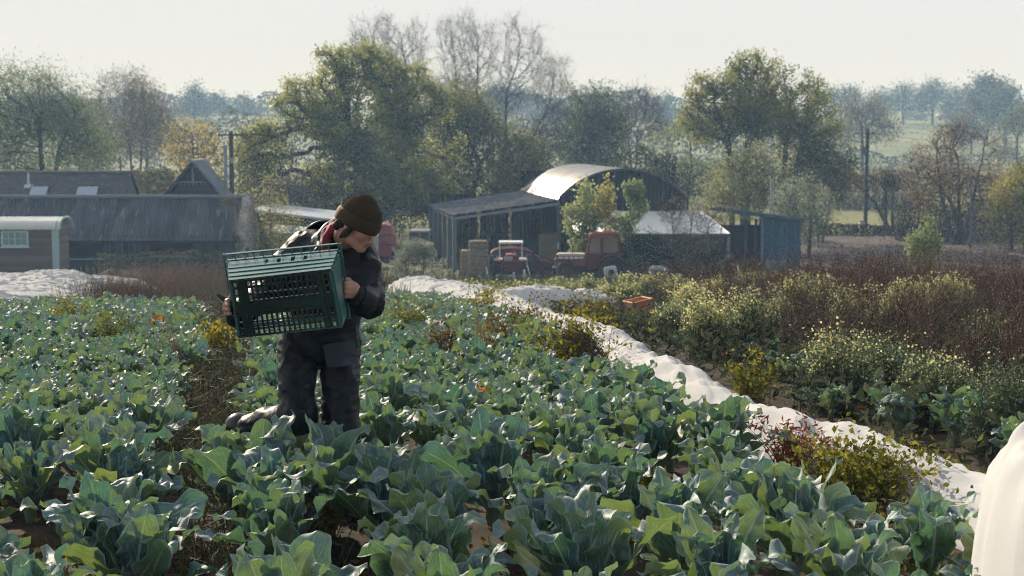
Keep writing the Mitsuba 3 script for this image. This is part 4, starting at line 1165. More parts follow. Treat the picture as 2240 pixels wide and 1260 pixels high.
put('crossarm', M().box(a2 - [0, .1, .4], (1.1, .09, .09), (.05, .05, .05)), 'vc', K)
K, a3 = pole('slim_pole', 'thin grey pole in front of the russet tree', 2126, 392, 101, .06, (.12, .14, .14))
put('fitting', M().box(P(2122, 412, 101), (.22, .14, .36), (.20, .23, .25), bev=.02), 'vc', K)
pole('steel_pole', 'pale short pole rising behind the blue shed roof', 1689, 391, 96, .11, (.30, .34, .36))


def wire(name, label, a, b, sag):
    t = np.linspace(0, 1, 40)[:, None]
    q = a * (1 - t) + b * t
    q[:, 2] -= (4 * t * (1 - t) * sag)[:, 0]
    put(name, M().tube(q, .016, 4, (.16, .17, .17)), 'vc', label=label, cat='wire')


wire('overhead_wire', 'wire sagging from the brown telegraph pole to the left edge', a1 + [-.65, -.12, -.05], P(-420, 300, 93), 1.1)
wire('overhead_wire', 'wire running from the brown telegraph pole behind the great oak', a1 + [.65, -.12, -.05], P(1500, 330, 100), 1.6)
wire('overhead_wire', 'faint wire from the far pole across the pasture to the right', a2 + [.5, -.1, -.35], P(2400, 290, 119), .8)

# things lying on the ploughed strip
K = thing('blue_trough', 'blue and white pipe assembly lying on the ploughed strip', 'trough')
a, b = P(1936, 556, 98), P(1985, 551, 98)
put('pipe', M().tube([a, b], .10, 10, (.20, .34, .42)), 'vc', K, smooth=40)
put('stand', M().box(P(1935, 547, 98), (.25, .2, .42), (.50, .52, .52), bev=.03), 'vc', K)
put('foot', M().box(P(1935, 557, 97.9), (.3, .3, .14), (.05, .22, .36), bev=.02), 'vc', K)
K = thing('standpipe', 'small red standpipe on the near edge of the ploughed strip', 'standpipe')
a = P(1832, 556, 92)
put('column', M().tube([(a[0], a[1], gz(a[0], a[1]) - .1), a], .06, 8, (.20, .02, .035)).box(a, (.22, .12, .14), (.22, .02, .04), bev=.02), 'vc', K)
wire('hose', 'pale hose lying along the ploughed strip beside the red standpipe', P(1770, 561, 93), P(1830, 556, 92), .05)
for k, (p0, p1, d) in enumerate([((2130, 553), (2147, 556.5), 96), ((2177, 554), (2188, 556), 97), ((2206, 559), (2229, 567), 94), ((2229, 568), (2262, 573), 93)]):
    a, b = P(*p0, d), P(*p1, d)
    a[2], b[2] = gz(a[0], a[1]) + .12, gz(b[0], b[1]) + .12
    put('white_pipe', M().tube([a, b], .085, 10, (.58, .58, .56)), 'vc', smooth=40, label=['leftmost short white pipe lying at the edge of the ploughed strip', 'shortest white pipe lying between two others at right', 'white pipe lying at a slant near the right edge', 'white pipe lying at the very right edge'][k], cat='pipe')
K = thing('water_tank', 'small white tank with a dark lid at the foot of the far pole', 'tank')
c = P(1885, 494, 118)
put('body', M().box(c, (.42, .42, .6), (.55, .57, .57), bev=.05), 'vc', K, smooth=30)
put('lid', M().box(c + [0, 0, .34], (.4, .4, .1), (.12, .14, .16), bev=.03), 'vc', K)
for k, (px, py, d) in enumerate([(1985, 249, 468), (2015, 252, 466), (2065, 253, 466)]):
    c = P(px, py, d)
    K = thing('field_shelter', ['left', 'middle', 'right'][k] + ' of three tiny pale shelters on the hill field', 'shelter')
    put('roof', M().prism([(-1.9, 0), (1.9, 0), (1.5, .6), (-1.5, .6)], 2.5, (.5, .52, .52), XZ, c), 'vc', K)
    put('wall', M().box(c + [0, 1.25, -.6], (3.4, 2.2, 1.2), (.26, .28, .3)), 'vc', K)

# shrubs and saplings before the buildings
tree('ash_sapling', 'pale green leafy sapling left of the yellow one before the barn arch', 'sapling', None, 79.1, [[(1285, 600), (1283, 500), (1287, 420)]], [(1284, 430, 22, 38), (1262, 470, 25, 22), (1290, 490, 28, 40), (1245, 465, 18, 12), (1272, 545, 26, 38), (1250, 500, 16, 14)],
     n=300, leaf_n=9, leaf_s=.24, leaf_c=((.15, .18, .09), (.36, .38, .19)), seed=720, step=.25, kill=.35, inf=3, r0=.007, rspread=.12, up=.4, tfac=.8)
tree('ash_sapling', 'yellow-leaved sapling between the two green ones before the barn arch', 'sapling', None, 79.3, [[(1325, 600), (1324, 500), (1328, 410)]], [(1328, 430, 20, 30), (1318, 465, 22, 30), (1335, 490, 18, 25), (1330, 395, 6, 12)],
     n=240, leaf_n=9, leaf_s=.23, leaf_c=((.24, .22, .08), (.44, .38, .15)), seed=721, step=.25, kill=.35, inf=3, r0=.007, rspread=.12, up=.4, tfac=.8)
tree('ash_sapling', 'green sapling right of the yellow one before the barn arch', 'sapling', None, 79.1, [[(1375, 600), (1376, 500), (1380, 420)]], [(1384, 430, 24, 36), (1372, 470, 26, 32), (1368, 505, 22, 25), (1398, 460, 16, 22)],
     n=280, leaf_n=9, leaf_s=.23, leaf_c=((.11, .15, .08), (.27, .31, .15)), seed=722, step=.25, kill=.35, inf=3, r0=.007, rspread=.12, up=.4, tfac=.8)
tree('elder_bush', 'dark green bush behind the tractor cab under the white roof', 'bush', None, 79.2, [[(1400, 600), (1400, 560)], [(1450, 600), (1450, 560)]], [(1390, 545, 40, 35), (1440, 555, 45, 40), (1400, 525, 50, 12), (1490, 570, 40, 30)],
     n=400, leaf_n=6, leaf_s=.17, leaf_c=DARKG, seed=723, step=.3, kill=.4, inf=3, r0=.008, rspread=.2)
tree('thorn_bush', 'bare twiggy shrub in front of the white lean-to roof', 'bush', None, 76, [[(1480, 600), (1475, 530), (1470, 480)], [(1500, 600), (1510, 520), (1515, 470)], [(1530, 600), (1545, 530), (1550, 490)], [(1560, 600), (1575, 530)]],
     [(1480, 470, 35, 40), (1530, 475, 40, 35), (1510, 530, 60, 35), (1575, 480, 28, 30), (1590, 450, 22, 20), (1450, 460, 14, 30)], n=500, leaf_n=2, leaf_s=.12, leaf_c=((.09, .08, .04), (.22, .17, .09)), bark=(.07, .06, .055), seed=724, step=.25, kill=.3, inf=3, r0=.007, tw=2, tw_l=.4, tw_r=.008, rspread=.12, up=.35)
tree('lavender_bush', 'silver-grey dense bush left of the barn posts', 'bush', None, 69, [[(890, 610), (888, 570)], [(925, 610), (928, 570)]], [(895, 570, 30, 38), (930, 565, 28, 35), (912, 545, 35, 20), (870, 590, 14, 20), (960, 590, 22, 22)],
     n=500, leaf_n=13, leaf_s=.12, leaf_c=((.11, .125, .115), (.28, .29, .26)), seed=725, step=.2, kill=.26, inf=2, r0=.006, rspread=.1, up=.5)
tree('birch_sapling', 'slender pale-leaved birch before the flint gable and open shed', 'sapling', None, 79, [[(592, 590), (592, 500), (590, 420)], [(640, 590), (640, 500)]], [(580, 500, 25, 60), (605, 470, 22, 50), (600, 540, 35, 35), (570, 440, 16, 25), (640, 500, 20, 30), (590, 400, 15, 20)],
     n=420, leaf_n=7, leaf_s=.15, leaf_c=((.13, .13, .06), (.33, .31, .15)), bark=(.2, .19, .17), seed=726, step=.3, kill=.4, inf=3, r0=.008, rspread=.2, up=.3, tw=1, tw_l=.4, tw_r=.008)
tree('ivy_creeper', 'dark reddish creeper hanging over the right end of the long shed', 'creeper', None, 75.4, [[(520, 580), (522, 500), (520, 450)]], [(512, 455, 24, 22), (530, 470, 12, 30), (495, 445, 18, 12), (560, 445, 20, 14)],
     n=260, leaf_n=8, leaf_s=.12, leaf_c=((.06, .05, .045), (.13, .11, .09)), seed=727, step=.22, kill=.3, inf=3, r0=.006, rspread=.15)
tree('maple_sapling', 'pale green sapling standing before the ploughed strip at right', 'sapling', None, 58, [[(2020, 640), (2020, 560), (2026, 490)]], [(2020, 540, 34, 38), (2000, 530, 22, 25), (2040, 545, 20, 28), (2032, 490, 14, 26), (2015, 580, 26, 22)],
     n=300, leaf_n=10, leaf_s=.15, leaf_c=((.13, .16, .08), (.32, .35, .19)), seed=728, step=.2, kill=.28, inf=2, r0=.006, rspread=.12, up=.3, tfac=.8)
scrub('shed_weeds', 'tall grey-green weeds standing before the long shed', (215, 500), 552, 600, 69, 2600, .10, ((.035, .042, .032), (.10, .105, .075)), 730, dz=1.2, nt=900)
scrub('barn_weeds', 'dark weeds and brambles before the lean-to boards', (1380, 1660), 560, 605, 74, 2600, .12, ((.025, .03, .018), (.085, .085, .04)), 731, dz=1.2, nt=500)
scrub('brown_weeds', 'tall brown weed stems along the far edge of the right bed', (1400, 2260), 575, 640, 47, 2500, .05, ((.07, .045, .03), (.14, .09, .06)), 732, twig=(.085, .055, .04), dz=3, nt=2600)
# ---------------------------------------------------------------- brassica crop: leaves, plants, beds


def veins(uv):
    """(midrib and side veins 0..1, tone index) of a leaf; uv.y runs along the leaf, uv.x across it with the tone added in twos."""
    tone = dr.floor(uv.x / 2 + 1e-4)
    v = dr.abs(uv.x - 2 * tone - .5) * 2
    u = uv.y
    mid = 1 - smoothstep(.03, .15 - .09 * u, v)
    q = u * 10 - 5.2 * v
    side = 1 - smoothstep(.04, .16, dr.abs(q - dr.floor(q) - .5))
    side = side * smoothstep(.12, .25, u) * (1 - smoothstep(.5, .95, v)) * (.30 + .35 * cell_rand(tone, 2, 2))
    side = side * smoothstep(.25, .6, noise(u * 9 + 3 * tone, v * 4, tone))
    net = fbm(u * 26, v * 18, tone, 2)
    return dr.maximum(mid, side), tone, net, v


def leaf_tone(tone, p):
    k = cell_rand(tone, 3, 7)
    c = mix((.030, .085, .108), (.062, .126, .146), k)
    c = mix(c, (.10, .165, .06), smoothstep(.78, .92, cell_rand(tone, 5, 1)) * .8)
    c = mix(c, (.20, .21, .035), smoothstep(.94, .97, cell_rand(tone, 8, 2)))
    return c


def leaf_fn(p, n, uv):
    w, tone, net, v = veins(uv)
    big = fbm(p.x * .9, p.y * .9, 2, 2)
    c = leaf_tone(tone, p) * (.70 + .60 * net) * (.68 + .62 * cell_rand(tone, 11, 6))
    c = mix(c, (.11, .17, .06), (1 - smoothstep(.1, .45, uv.y)) * .45 * cell_rand(tone, 4, 9))
    c = mix(c, (.20, .16, .05), smoothstep(.80, .86, noise(uv.y * 7 + 9 * tone, v * 5, tone)) * smoothstep(.5, .9, cell_rand(tone, 1, 3)) * .8)
    c = mix(c, c * mi.Color3f(.85, 1.0, 1.2), smoothstep(.35, .65, big))
    c = mix(c, (.30, .37, .38), smoothstep(.55, 1, uv.y) * .25 + .26 * smoothstep(.6, .8, net))
    c = mix(c, (.34, .42, .40), smoothstep(.84, .99, v) * smoothstep(.2, .35, uv.y) * .55)  # edge highlight painted on as pale leaf margins
    return mix(c, (.34, .46, .38), w * .9)


def leaf_through_fn(p, n, uv):
    w, tone, net, v = veins(uv)
    c = mix((.09, .26, .13), (.32, .44, .07), cell_rand(tone, 9, 4)) * (.8 + .4 * net)
    return mix(c, (.34, .42, .16), w * .6)


scene['leaf_face'] = {'type': 'twosided', 'bsdf': {'type': 'principled', 'base_color': mikit.proc(leaf_fn), 'roughness': .55, 'specular': .42, 'sheen': .8}}
scene['leaf_through'] = {'type': 'principledthin', 'base_color': mikit.proc(leaf_through_fn), 'roughness': .5, 'diff_trans': 1.9, 'eta': 1.3}
scene['crop_leaf'] = {'type': 'blendbsdf', 'weight': .23, 'a': {'type': 'ref', 'id': 'leaf_face'}, 'b': {'type': 'ref', 'id': 'leaf_through'}}


def leaf(rng, L, W, el0, curl, fold, nu, nv, tone, az, base, lean=0.0, tipdrop=0.0):
    """One leaf: stalk and blade along an arc that starts at elevation el0 and bends over by curl radians."""
    u = np.linspace(0, 1, nu) ** .9
    # centre line in the (out, up) plane
    uu = np.linspace(0, 1, 60)
    bend = el0 - curl * uu ** 1.6 - tipdrop * np.clip((uu - .72) / .28, 0, 1) ** 1.5
    o = np.concatenate([[0], np.cumsum(np.cos(bend[:-1]))]) / 59 * L
    z = np.concatenate([[0], np.cumsum(np.sin(bend[:-1]))]) / 59 * L
    ou, zu, bu = np.interp(u, uu, o), np.interp(u, uu, z), np.interp(u, uu, bend)
    st = rng.uniform(.14, .3)
    w = np.where(u < st, .055 + .12 * (u / st) ** 3, 0)
    t = np.clip((u - st) / (1 - st), 0, 1)
    blade = np.sin(np.pi * np.clip(t * .97 + .03, 0, 1) ** rng.uniform(.62, .9)) ** .62
    w = np.maximum(w, np.where(u >= st, .17 + blade * .83, 0)) * W / 2
    w[-1] = W * .05
    w *= 1 + (.12 * np.sin(u * rng.uniform(18, 34) + rng.uniform(0, 6)) + rng.normal(0, .07, nu)) * (u > st) * (u < .97)
    v = np.linspace(-1, 1, nv)
    U, V = np.meshgrid(u, v, indexing='ij')
    ph = rng.uniform(0, 6, 4)
    wl = w[:, None]
    side = wl * V
    fa = fold * (1 - .3 * U) + rng.uniform(-.15, .15)
    lift = np.abs(V) * wl * math.sin(1) * fa
    ruff = (np.sin(U * rng.uniform(13, 20) + ph[0] + V * 1.2) * .6 + np.sin(U * rng.uniform(24, 36) + ph[1] - V * 2) * .4) * np.abs(V) ** 1.5 * W * .24 * (U > st)
    buckle = np.sin(U * 42 + ph[2]) * (1 - np.abs(V)) * np.abs(V) * W * .08
    side2 = side * np.cos(fa * .7)
    nrm = lift + ruff + buckle
    roll = rng.uniform(-.35, .35) * U + lean
    s2 = side2 * np.cos(roll) - nrm * np.sin(roll)
    n2 = side2 * np.sin(roll) + nrm * np.cos(roll)
    out = ou[:, None] - n2 * np.sin(bu)[:, None]
    up = zu[:, None] + n2 * np.cos(bu)[:, None]
    sway = rng.uniform(-.12, .12) * L * U ** 2
    ca, sa = math.cos(az), math.sin(az)
    y = s2 + sway
    xyz = np.stack([base[0] + out * ca - y * sa, base[1] + out * sa + y * ca, base[2] + up], -1).reshape(-1, 3)
    uv = np.stack([V * .5 + .5 + 2 * tone, U], -1).reshape(-1, 2)
    return xyz, gridfaces(nu, nv), uv


def plant_leaves(rng, n, size, nu, nv, tone0):
    out = []
    for k in range(n):
        g = k / (n - 1)                    # 0 inner .. 1 outer
        az = k * 2.4 + rng.uniform(-.35, .35)
        L = size * rng.uniform(.82, 1.12) * (.62 + .5 * g - .18 * g * g)
        W = L * rng.uniform(.30, .47)
        el = 1.5 - .55 * g ** 1.6 + rng.uniform(-.15, .15)
        curl = rng.uniform(.0, .4) + .55 * g * g * rng.uniform(.3, 1.5)
        tip = rng.choice([0, .3, 1.2, 2.1], p=[.2, .2, .33, .27])
        out.append(leaf(rng, L, W, el, curl, rng.uniform(.15, .6), nu, nv, tone0 + k, az, (math.cos(az) * .025, math.sin(az) * .025, .05 + .07 * (1 - g)), rng.uniform(-.25, .25), tip))
    return out


prng = np.random.default_rng(11)
NPROTO, NFAR = 10, 7
for k in range(NPROTO):
    g = {'type': 'shapegroup'}
    for j, (v, f, uv) in enumerate(plant_leaves(prng, 17, prng.uniform(.37, .45), 20, 11, 40 * k)):
        g['leaf' if j == 0 else f'leaf_{j:03d}'] = mikit.ply((v, f), 'crop_leaf', smooth=True, uv=uv)
    stem = M().tube([(0, 0, -.08), (0, .01, .06), (.01, 0, .16)], [.022, .03, .02], 7, (.12, .16, .09))
    v, f, c = stem.all()
    g['stalk'] = mikit.ply((v, f), 'vc', smooth=True, color=c)
    scene[f'crop_proto_{k}'] = g
for k in range(NFAR):
    parts = plant_leaves(prng, 12, prng.uniform(.42, .5), 12, 7, 500 + 40 * k)
    v, f, uv, o = [], [], [], 0
    for a, b, c in parts:
        v.append(a); f.append(b + o); uv.append(c); o += len(a)
    scene[f'crop_far_proto_{k}'] = {'type': 'shapegroup', 'leaves': mikit.ply((np.vstack(v), np.vstack(f)), 'crop_leaf', smooth=True, uv=np.vstack(uv))}


def place(x, y, rz, s, tilt=(0, 0), dz=0.0):
    z = float(G(x, y)) + dz
    return T().translate([float(x), float(y), z]).rotate([1, 0, 0], float(tilt[0])).rotate([0, 1, 0], float(tilt[1])).rotate([0, 0, 1], float(rz)).scale(float(s))


# the trodden path between the beds, and the fleece line along the right of the main bed
path_x = PchipInterpolator([2, 4.2, 6.2, 9, 16, 30, 45], [-.62, -.93, -1.27, -1.72, -3.0, -5.6, -8.4])
fl_pix = [(2030, 975), (1935, 942), (1850, 916), (1750, 896), (1650, 866), (1560, 826), (1470, 787), (1390, 752), (1300, 716), (1200, 686), (1060, 652), (960, 637), (880, 627)]
fl_pts = np.array([(2.12, 5.3)] + [tuple(atg(a, b, .30)[:2]) for a, b in fl_pix])
fl_pts = fl_pts[np.argsort(fl_pts[:, 1])]
fl_pts[:, 0] = np.convolve(np.pad(fl_pts[:, 0], 1, mode='edge'), [.25, .5, .25], 'valid')
fleece_x = PchipInterpolator(fl_pts[:, 1], fl_pts[:, 0])


def fx(y):
    return float(fleece_x(np.clip(y, fl_pts[0, 1], fl_pts[-1, 1])))


crng = np.random.default_rng(5)
spots = []
y, row = 3.55, 0
while y < 34:
    row += 1
    px_ = float(path_x(y))
    # main bed between path and fleece; plants are smaller farther down the slope
    sf = float(np.interp(y, [5, 10], [1, .74]))
    x0, x1 = px_ + .29 + .010 * y, (fx(y) - (.40 if y > 8.2 else .56) - .008 * y if y > 5.2 else 1.52)
    n = max(2, int(round((x1 - x0) / (.46 * sf))))
    for k in range(n + 1):
        spots.append((x0 + (x1 - x0) * k / n + crng.normal(0, .06), y + crng.normal(0, .09), 'main', row, k + 1))
    xl = -.345 * y - .4
    if y < 27:
        x1 = px_ - .29 - .010 * y
        n = max(1, int((x1 - xl) / (.47 * sf)))
        for k in range(n + 1):
            spots.append((x1 - .47 * sf * k + crng.normal(0, .06), y + crng.normal(0, .09), 'left', row, k + 1))
    y += (.43 + .004 * y) * sf
GAPS = [(*atg(a, b)[:2], r) for a, b, r in [(1890, 1120, .30), (1260, 850, .36), (1640, 930, .2), (1060, 720, .4), (700, 1205, .16), (845, 1195, .14), (145, 745, .3), (480, 800, .2), (1400, 1115, .2), (1735, 1010, .26), (1738, 1065, .2), (1740, 1115, .2), (1885, 1180, .25), (335, 1240, .3), (965, 850, .22), (575, 1165, .12), (1060, 850, .22), (1985, 1235, .2), (1085, 800, .3), (1300, 760, .5), (900, 770, .3), (1150, 780, .3), (250, 800, .3), (940, 1060, .12), (1330, 960, .2)]]
spots = [s for s in spots if all((s[0] - a) ** 2 + (s[1] - b) ** 2 > r * r for a, b, r in GAPS)]
# keep clear of the picker's legs
spots = [s for s in spots if not (abs(s[0] + .74) < .20 and 6.2 < s[1] < 6.75) and not (-1.3 < s[0] < -.6 and 6.3 < s[1] < 6.85)]
spots += [(-.98, 5.98, 'main', 99, 1), (-.72, 5.95, 'main', 99, 2), (-1.13, 6.12, 'main', 99, 3), (-.86, 5.72, 'main', 99, 4)]
seen = [s for s in spots if abs(s[0]) < .36 * s[1] + .3]
seen.sort(key=lambda s: s[1])
near, far = seen[:290], seen[290:]
YEL = 0
ORD = ['front', 'second', 'third', 'fourth', 'fifth', 'sixth', 'seventh', 'eighth']
NTH = ['first', 'second', 'third', 'fourth', 'fifth', 'sixth', 'seventh', 'eighth', 'ninth', 'tenth']
for i, (x, y, bed, rw, kk) in enumerate(near):
    key = num('cauliflower_plant')
    s = (1.1 if rw == 99 else 1) * crng.uniform(.85, 1.14) * float(np.interp(y, [5, 10], [1, .78]))
    scene[key] = {'type': 'instance', 'to_world': place(x, y, crng.uniform(0, 360), s, crng.normal(0, 5, 2)), 'g': {'type': 'ref', 'id': f'crop_proto_{i % NPROTO if i % 3 else int(crng.integers(NPROTO))}'}}
    if rw <= 8 and kk <= 10:
        tag(key, f"cauliflower plant in the {ORD[rw - 1]} row of the {'left bed' if bed == 'left' else 'main bed'}, {NTH[kk - 1]} from the path", 'cauliflower plant', 'cauliflowers left of the path' if bed == 'left' else 'cauliflowers of the main bed')
    elif rw == 99:
        tag(key, f"{NTH[kk - 1]} of the cauliflower plants hiding the worker's legs", 'cauliflower plant', 'cauliflowers of the main bed')
    elif bed == 'left':
        tag(key, 'blue-green cauliflower plant farther back in the bed left of the trodden path', 'cauliflower plant', 'cauliflowers left of the path')
    else:
        tag(key, 'blue-green cauliflower plant farther back in the main bed between path and white fleece', 'cauliflower plant', 'cauliflowers of the main bed')
for i, (x, y, bed, rw, kk) in enumerate(far):
    scene[f'far_crop_rows__{i + 1:03d}'] = {'type': 'instance', 'to_world': place(x, y, crng.uniform(0, 360), crng.uniform(.68, .92), crng.normal(0, 6, 2)), 'g': {'type': 'ref', 'id': f'crop_far_proto_{i % NFAR}'}}
# a second scatter keeps the far rows closed
for j in range(200):
    y = crng.uniform(15, 34)
    x = crng.uniform(float(path_x(y)) + .4, fx(y) - .8) if (y > 24 or crng.random() < .55) else crng.uniform(-.345 * y, float(path_x(y)) - .5)
    scene[f'far_crop_rows__{len(far) + j + 1:03d}'] = {'type': 'instance', 'to_world': place(x, y, crng.uniform(0, 360), crng.uniform(.6, .8)), 'g': {'type': 'ref', 'id': f'crop_far_proto_{j % NFAR}'}}
tag('far_crop_rows', 'far blue-green crop plants closing into one canopy', None, None, 'stuff')
# ---------------------------------------------------------------- crop fleece (thin white woven cover)
scene['fleece_cloth'] = {'type': 'blendbsdf', 'weight': .35, 'a': {'type': 'twosided', 'bsdf': {'type': 'diffuse', 'reflectance': rgb((.70, .70, .70))}},
                         'b': {'type': 'principledthin', 'base_color': rgb((.72, .72, .71)), 'roughness': .6, 'diff_trans': 1.6}}


def fleece(name, label, line, w, h, seed, ns, nt=46, fold=1.0, group=None, pw=2.2):
    """A sheet laid in a heaped ridge along a ground line; w, h: half width and height at each line point."""
    p = np.asarray(line, float)
    L = np.concatenate([[0], np.cumsum(np.linalg.norm(np.diff(p, axis=0), axis=1))])
    s = np.linspace(0, L[-1], ns)
    c = np.stack([PchipInterpolator(L, p[:, k])(s) for k in (0, 1)], 1)
    ww, hh = PchipInterpolator(L, w)(s), PchipInterpolator(L, h)(s)
    t = np.gradient(c, axis=0)
    t /= np.linalg.norm(t, axis=1, keepdims=True)
    nrm = np.stack([t[:, 1], -t[:, 0]], 1)
    u = np.linspace(-1, 1, nt)
    edge = 1 + .22 * (meshkit.fbm(np.stack([s * 1.1, 0 * s, 0 * s], 1), 3, seed) - .5)[:, None] * np.sign(u)[None]
    x = c[:, None] + nrm[:, None] * (u[None] * ww[:, None] * edge)[..., None]
    q = np.stack([x[..., 0], x[..., 1], 0 * x[..., 0]], -1)
    body = np.clip(1 - np.abs(u) ** pw, 0, 1)[None] ** .7
    lump = .80 + .40 * meshkit.fbm(q * [.9, .6, 1], 2, seed)
    rid = np.abs(meshkit.fbm(q * [3.4, 2.2, 1] + 7, 3, seed + 1) - .5) * 2
    cre = np.abs(meshkit.fbm(q * [9, 6, 1] + 3, 2, seed + 2) - .5) * 2
    z = hh[:, None] * (body * lump + fold * (.22 * (1 - rid) ** 2 + .05 * (1 - cre) ** 2) * (.35 + .65 * body)) - .02 * (1 - body)
    z = np.where((np.arange(nt) == 0) | (np.arange(nt) == nt - 1), -.05, z)
    sh = (meshkit.fbm(q * 1.7 + 31, 3, seed + 4) - .5)[..., None] * nrm[:, None] * ww[:, None, None] * .5 * body[..., None]
    x = x + sh
    v = np.stack([x[..., 0], x[..., 1], G(x[..., 0], x[..., 1]) + z], -1).reshape(-1, 3)
    v[:, 2] += ((meshkit.fbm(v * [14, 9, 9], 3, seed + 6) - .5) * .045 - np.abs(meshkit.fbm(v * [5, 3.2, 4], 3, seed + 9) - .5) * .11) * (np.tile(np.abs(u) < .95, ns))
    return put(name, (v, gridfaces(ns, nt)), 'fleece_cloth', label=label, cat='crop fleece', smooth=True, group=group)


nl = len(fl_pts)
fleece('crop_fleece', 'long heaped band of white fleece between the crop and the weedy bed', fl_pts, np.interp(fl_pts[:, 1], [5, 9, 16, 30, 45], [.23, .25, .38, .75, 1.0]), np.interp(fl_pts[:, 1], [5, 9, 16, 30, 45], [.24, .23, .29, .42, .5]), 3, 520, 56, 1.0)
c = P(1180, 640, 27)
fleece('crop_fleece', 'looped pile of white fleece behind the bend in the long band', [(c[0] - 1.1, 28.3), (c[0] - .1, 27.4), (c[0] + .8, 28.0), (c[0] + 1.2, 29.5)], [.4, .6, .6, .4], [.3, .5, .48, .3], 8, 130, 40, .8)
fleece('crop_fleece', 'white fleece bulging up at the lower right corner', [(1.74, 3.0), (1.71, 3.6), (1.73, 4.25), (1.83, 4.8), (2.05, 5.3)], [.38, .39, .40, .38, .3], [.78, .80, .80, .66, .30], 15, 190, 70, .3, None, 6)
lf = [(-14.5, 23.5), (-11.6, 27.5), (-10.8, 33), (-11.8, 40), (-14, 46)]
fleece('crop_fleece', 'wide crumpled sheet of white fleece at the left edge before the hut', lf, [1.9, 2.1, 2.5, 3.0, 2.4], [.42, .42, .46, .6, .65], 21, 260, 90, .9)
a = atg(330, 625)
fleece('crop_fleece', 'small end of white fleece left of the brown grass tuft', [(a[0] - 2.5, a[1] + 3), (a[0] - .6, a[1] + 1.2), (a[0] + .2, a[1] + .3)], [.9, .6, .15], [.55, .5, .2], 27, 90, 30, .8)
a = atg(465, 605)
fleece('crop_fleece', 'small white scrap of fleece behind the crate', [(a[0] - .9, a[1] + .5), (a[0], a[1]), (a[0] + 1.0, a[1] + .3)], [.2, .5, .2], [.25, .5, .25], 28, 60, 24, .8)
# ---------------------------------------------------------------- weeds, flowers, dry stems


def stems(rng, m, base, H, lean, r, col, seg=4, side=0, side_l=.3, side_r=.5):
    """Curved tapering stems from base points; returns points along their upper halves."""
    n = len(base)
    H = np.broadcast_to(H, (n,))
    d = rng.normal(0, lean, (n, 2))
    pts = []
    t = np.linspace(0, 1, seg + 1)
    for k in t:
        pts.append(base + np.stack([d[:, 0] * H * k ** 1.6, d[:, 1] * H * k ** 1.6, H * (k - .12 * (d ** 2).sum(1) * k * k)], 1) + (rng.normal(0, .012, (n, 3)) * H[:, None] if 0 < k < 1 else 0))
    tips = []
    for k in range(seg):
        ra, rb = r * (1 - .75 * t[k]), r * (1 - .75 * t[k + 1])
        sticks(m, pts[k], pts[k + 1], np.full(n, ra), np.full(n, rb), 3, col)
        if side and k >= 1:
            for j in range(side):
                f = rng.uniform(0, 1, (n, 1))
                b = pts[k] * (1 - f) + pts[k + 1] * f
                dd = rng.normal(0, side_r, (n, 3))
                dd[:, 2] = np.abs(dd[:, 2]) + .6
                e = b + dd / np.linalg.norm(dd, axis=1, keepdims=True) * (side_l * H * rng.uniform(.4, 1.1, n) * (1.1 - .6 * t[k]))[:, None]
                sticks(m, b, e, np.full(n, rb * .7), np.full(n, rb * .3), 3, col)
                tips += [e, (b + e) / 2]
    tips.append(pts[-1])
    return np.vstack(tips)


def scatter(rng, n, ok, box):
    x0, x1, y0, y1 = box
    out = []
    while len(out) < n:
        y = y0 * (y1 / y0) ** rng.uniform(0, 1)
        x = rng.uniform(x0, x1)
        if abs(x) < .37 * y + .5 and ok(x, y):
            out.append((x, y))
    q = np.array(out)
    return np.stack([q[:, 0], q[:, 1], G(q[:, 0], q[:, 1])], 1)


def near_px(px, py, h=0.0):
    return atg(px, py, h)


wr = np.random.default_rng(77)
right_of = lambda x, y, k=.6: x > fx(y) + k
# where the flowering clumps stand (photo place), so that the brown stand leaves them room
CL = np.array([near_px(a, b)[:2] for a, b in [(1545, 790), (1630, 775), (1505, 720), (1565, 690), (1475, 748), (1330, 690), (1285, 660), (1420, 665), (1820, 900), (1925, 890), (2045, 940), (1855, 760), (1975, 745), (2070, 715), (1800, 700), (1640, 655), (2215, 1000), (2170, 830), (1740, 720), (1700, 745), (1900, 820), (2010, 830), (2110, 800), (1370, 640), (1480, 660), (1690, 690), (2190, 720), (1220, 640)]])


def clear_of(x, y):
    q = CL - [x, y]
    r = CL[:, 1] * .026
    return not np.any((np.abs(q[:, 0] + (x / y) * -q[:, 1]) < r) & (q[:, 1] > -r) & (q[:, 1] < .12 * CL[:, 1]))


# dry brown dock stand filling the right bed
noisep = lambda x, y, f, s: float(meshkit.fbm(np.array([x * f, y * f, 0.0]), 2, s))
b = scatter(wr, 3700, lambda x, y: right_of(x, y, 1.0 + .02 * y) and x > 1.5 + .04 * y + (noisep(x, y, .5, 4) - .5) * 1.5 and (y > 10.5 or x > 2.35) and noisep(x, y, .6, 6) > .40 and clear_of(x, y), (1.2, 17, 8.0, 40))
m = M()
H = np.where(b[:, 1] < 14, .74, .85) * np.clip(1 + .10 * (b[:, 0] - 3.2), .85, 1.25) * wr.uniform(.6, 1.2, len(b))
bc = np.array((.12, .073, .052)) * wr.uniform(.5, 1.5, (len(b), 1)) * np.array([1, 1, 1])
tips = stems(wr, m, b, H, .28, .0048, bc, 4, 2, .34, .5)
put('dry_dock_stems', m, 'vc', label='dense stand of dry reddish-brown weed stems in the right bed', kind='stuff', amt=0)
m = M()
t2 = tips[wr.random(len(tips)) < .8]
leaves(m, wr, t2 + wr.normal(0, .02, t2.shape), .009 + .0008 * t2[:, 1:2][:, 0], np.array((.14, .078, .054)) * wr.uniform(.4, 1.7, (len(t2), 1)), 0, .6)
put('dry_dock_seeds', m, 'vc', label='dry brown seed heads of the weed stand', kind='stuff', amt=0)
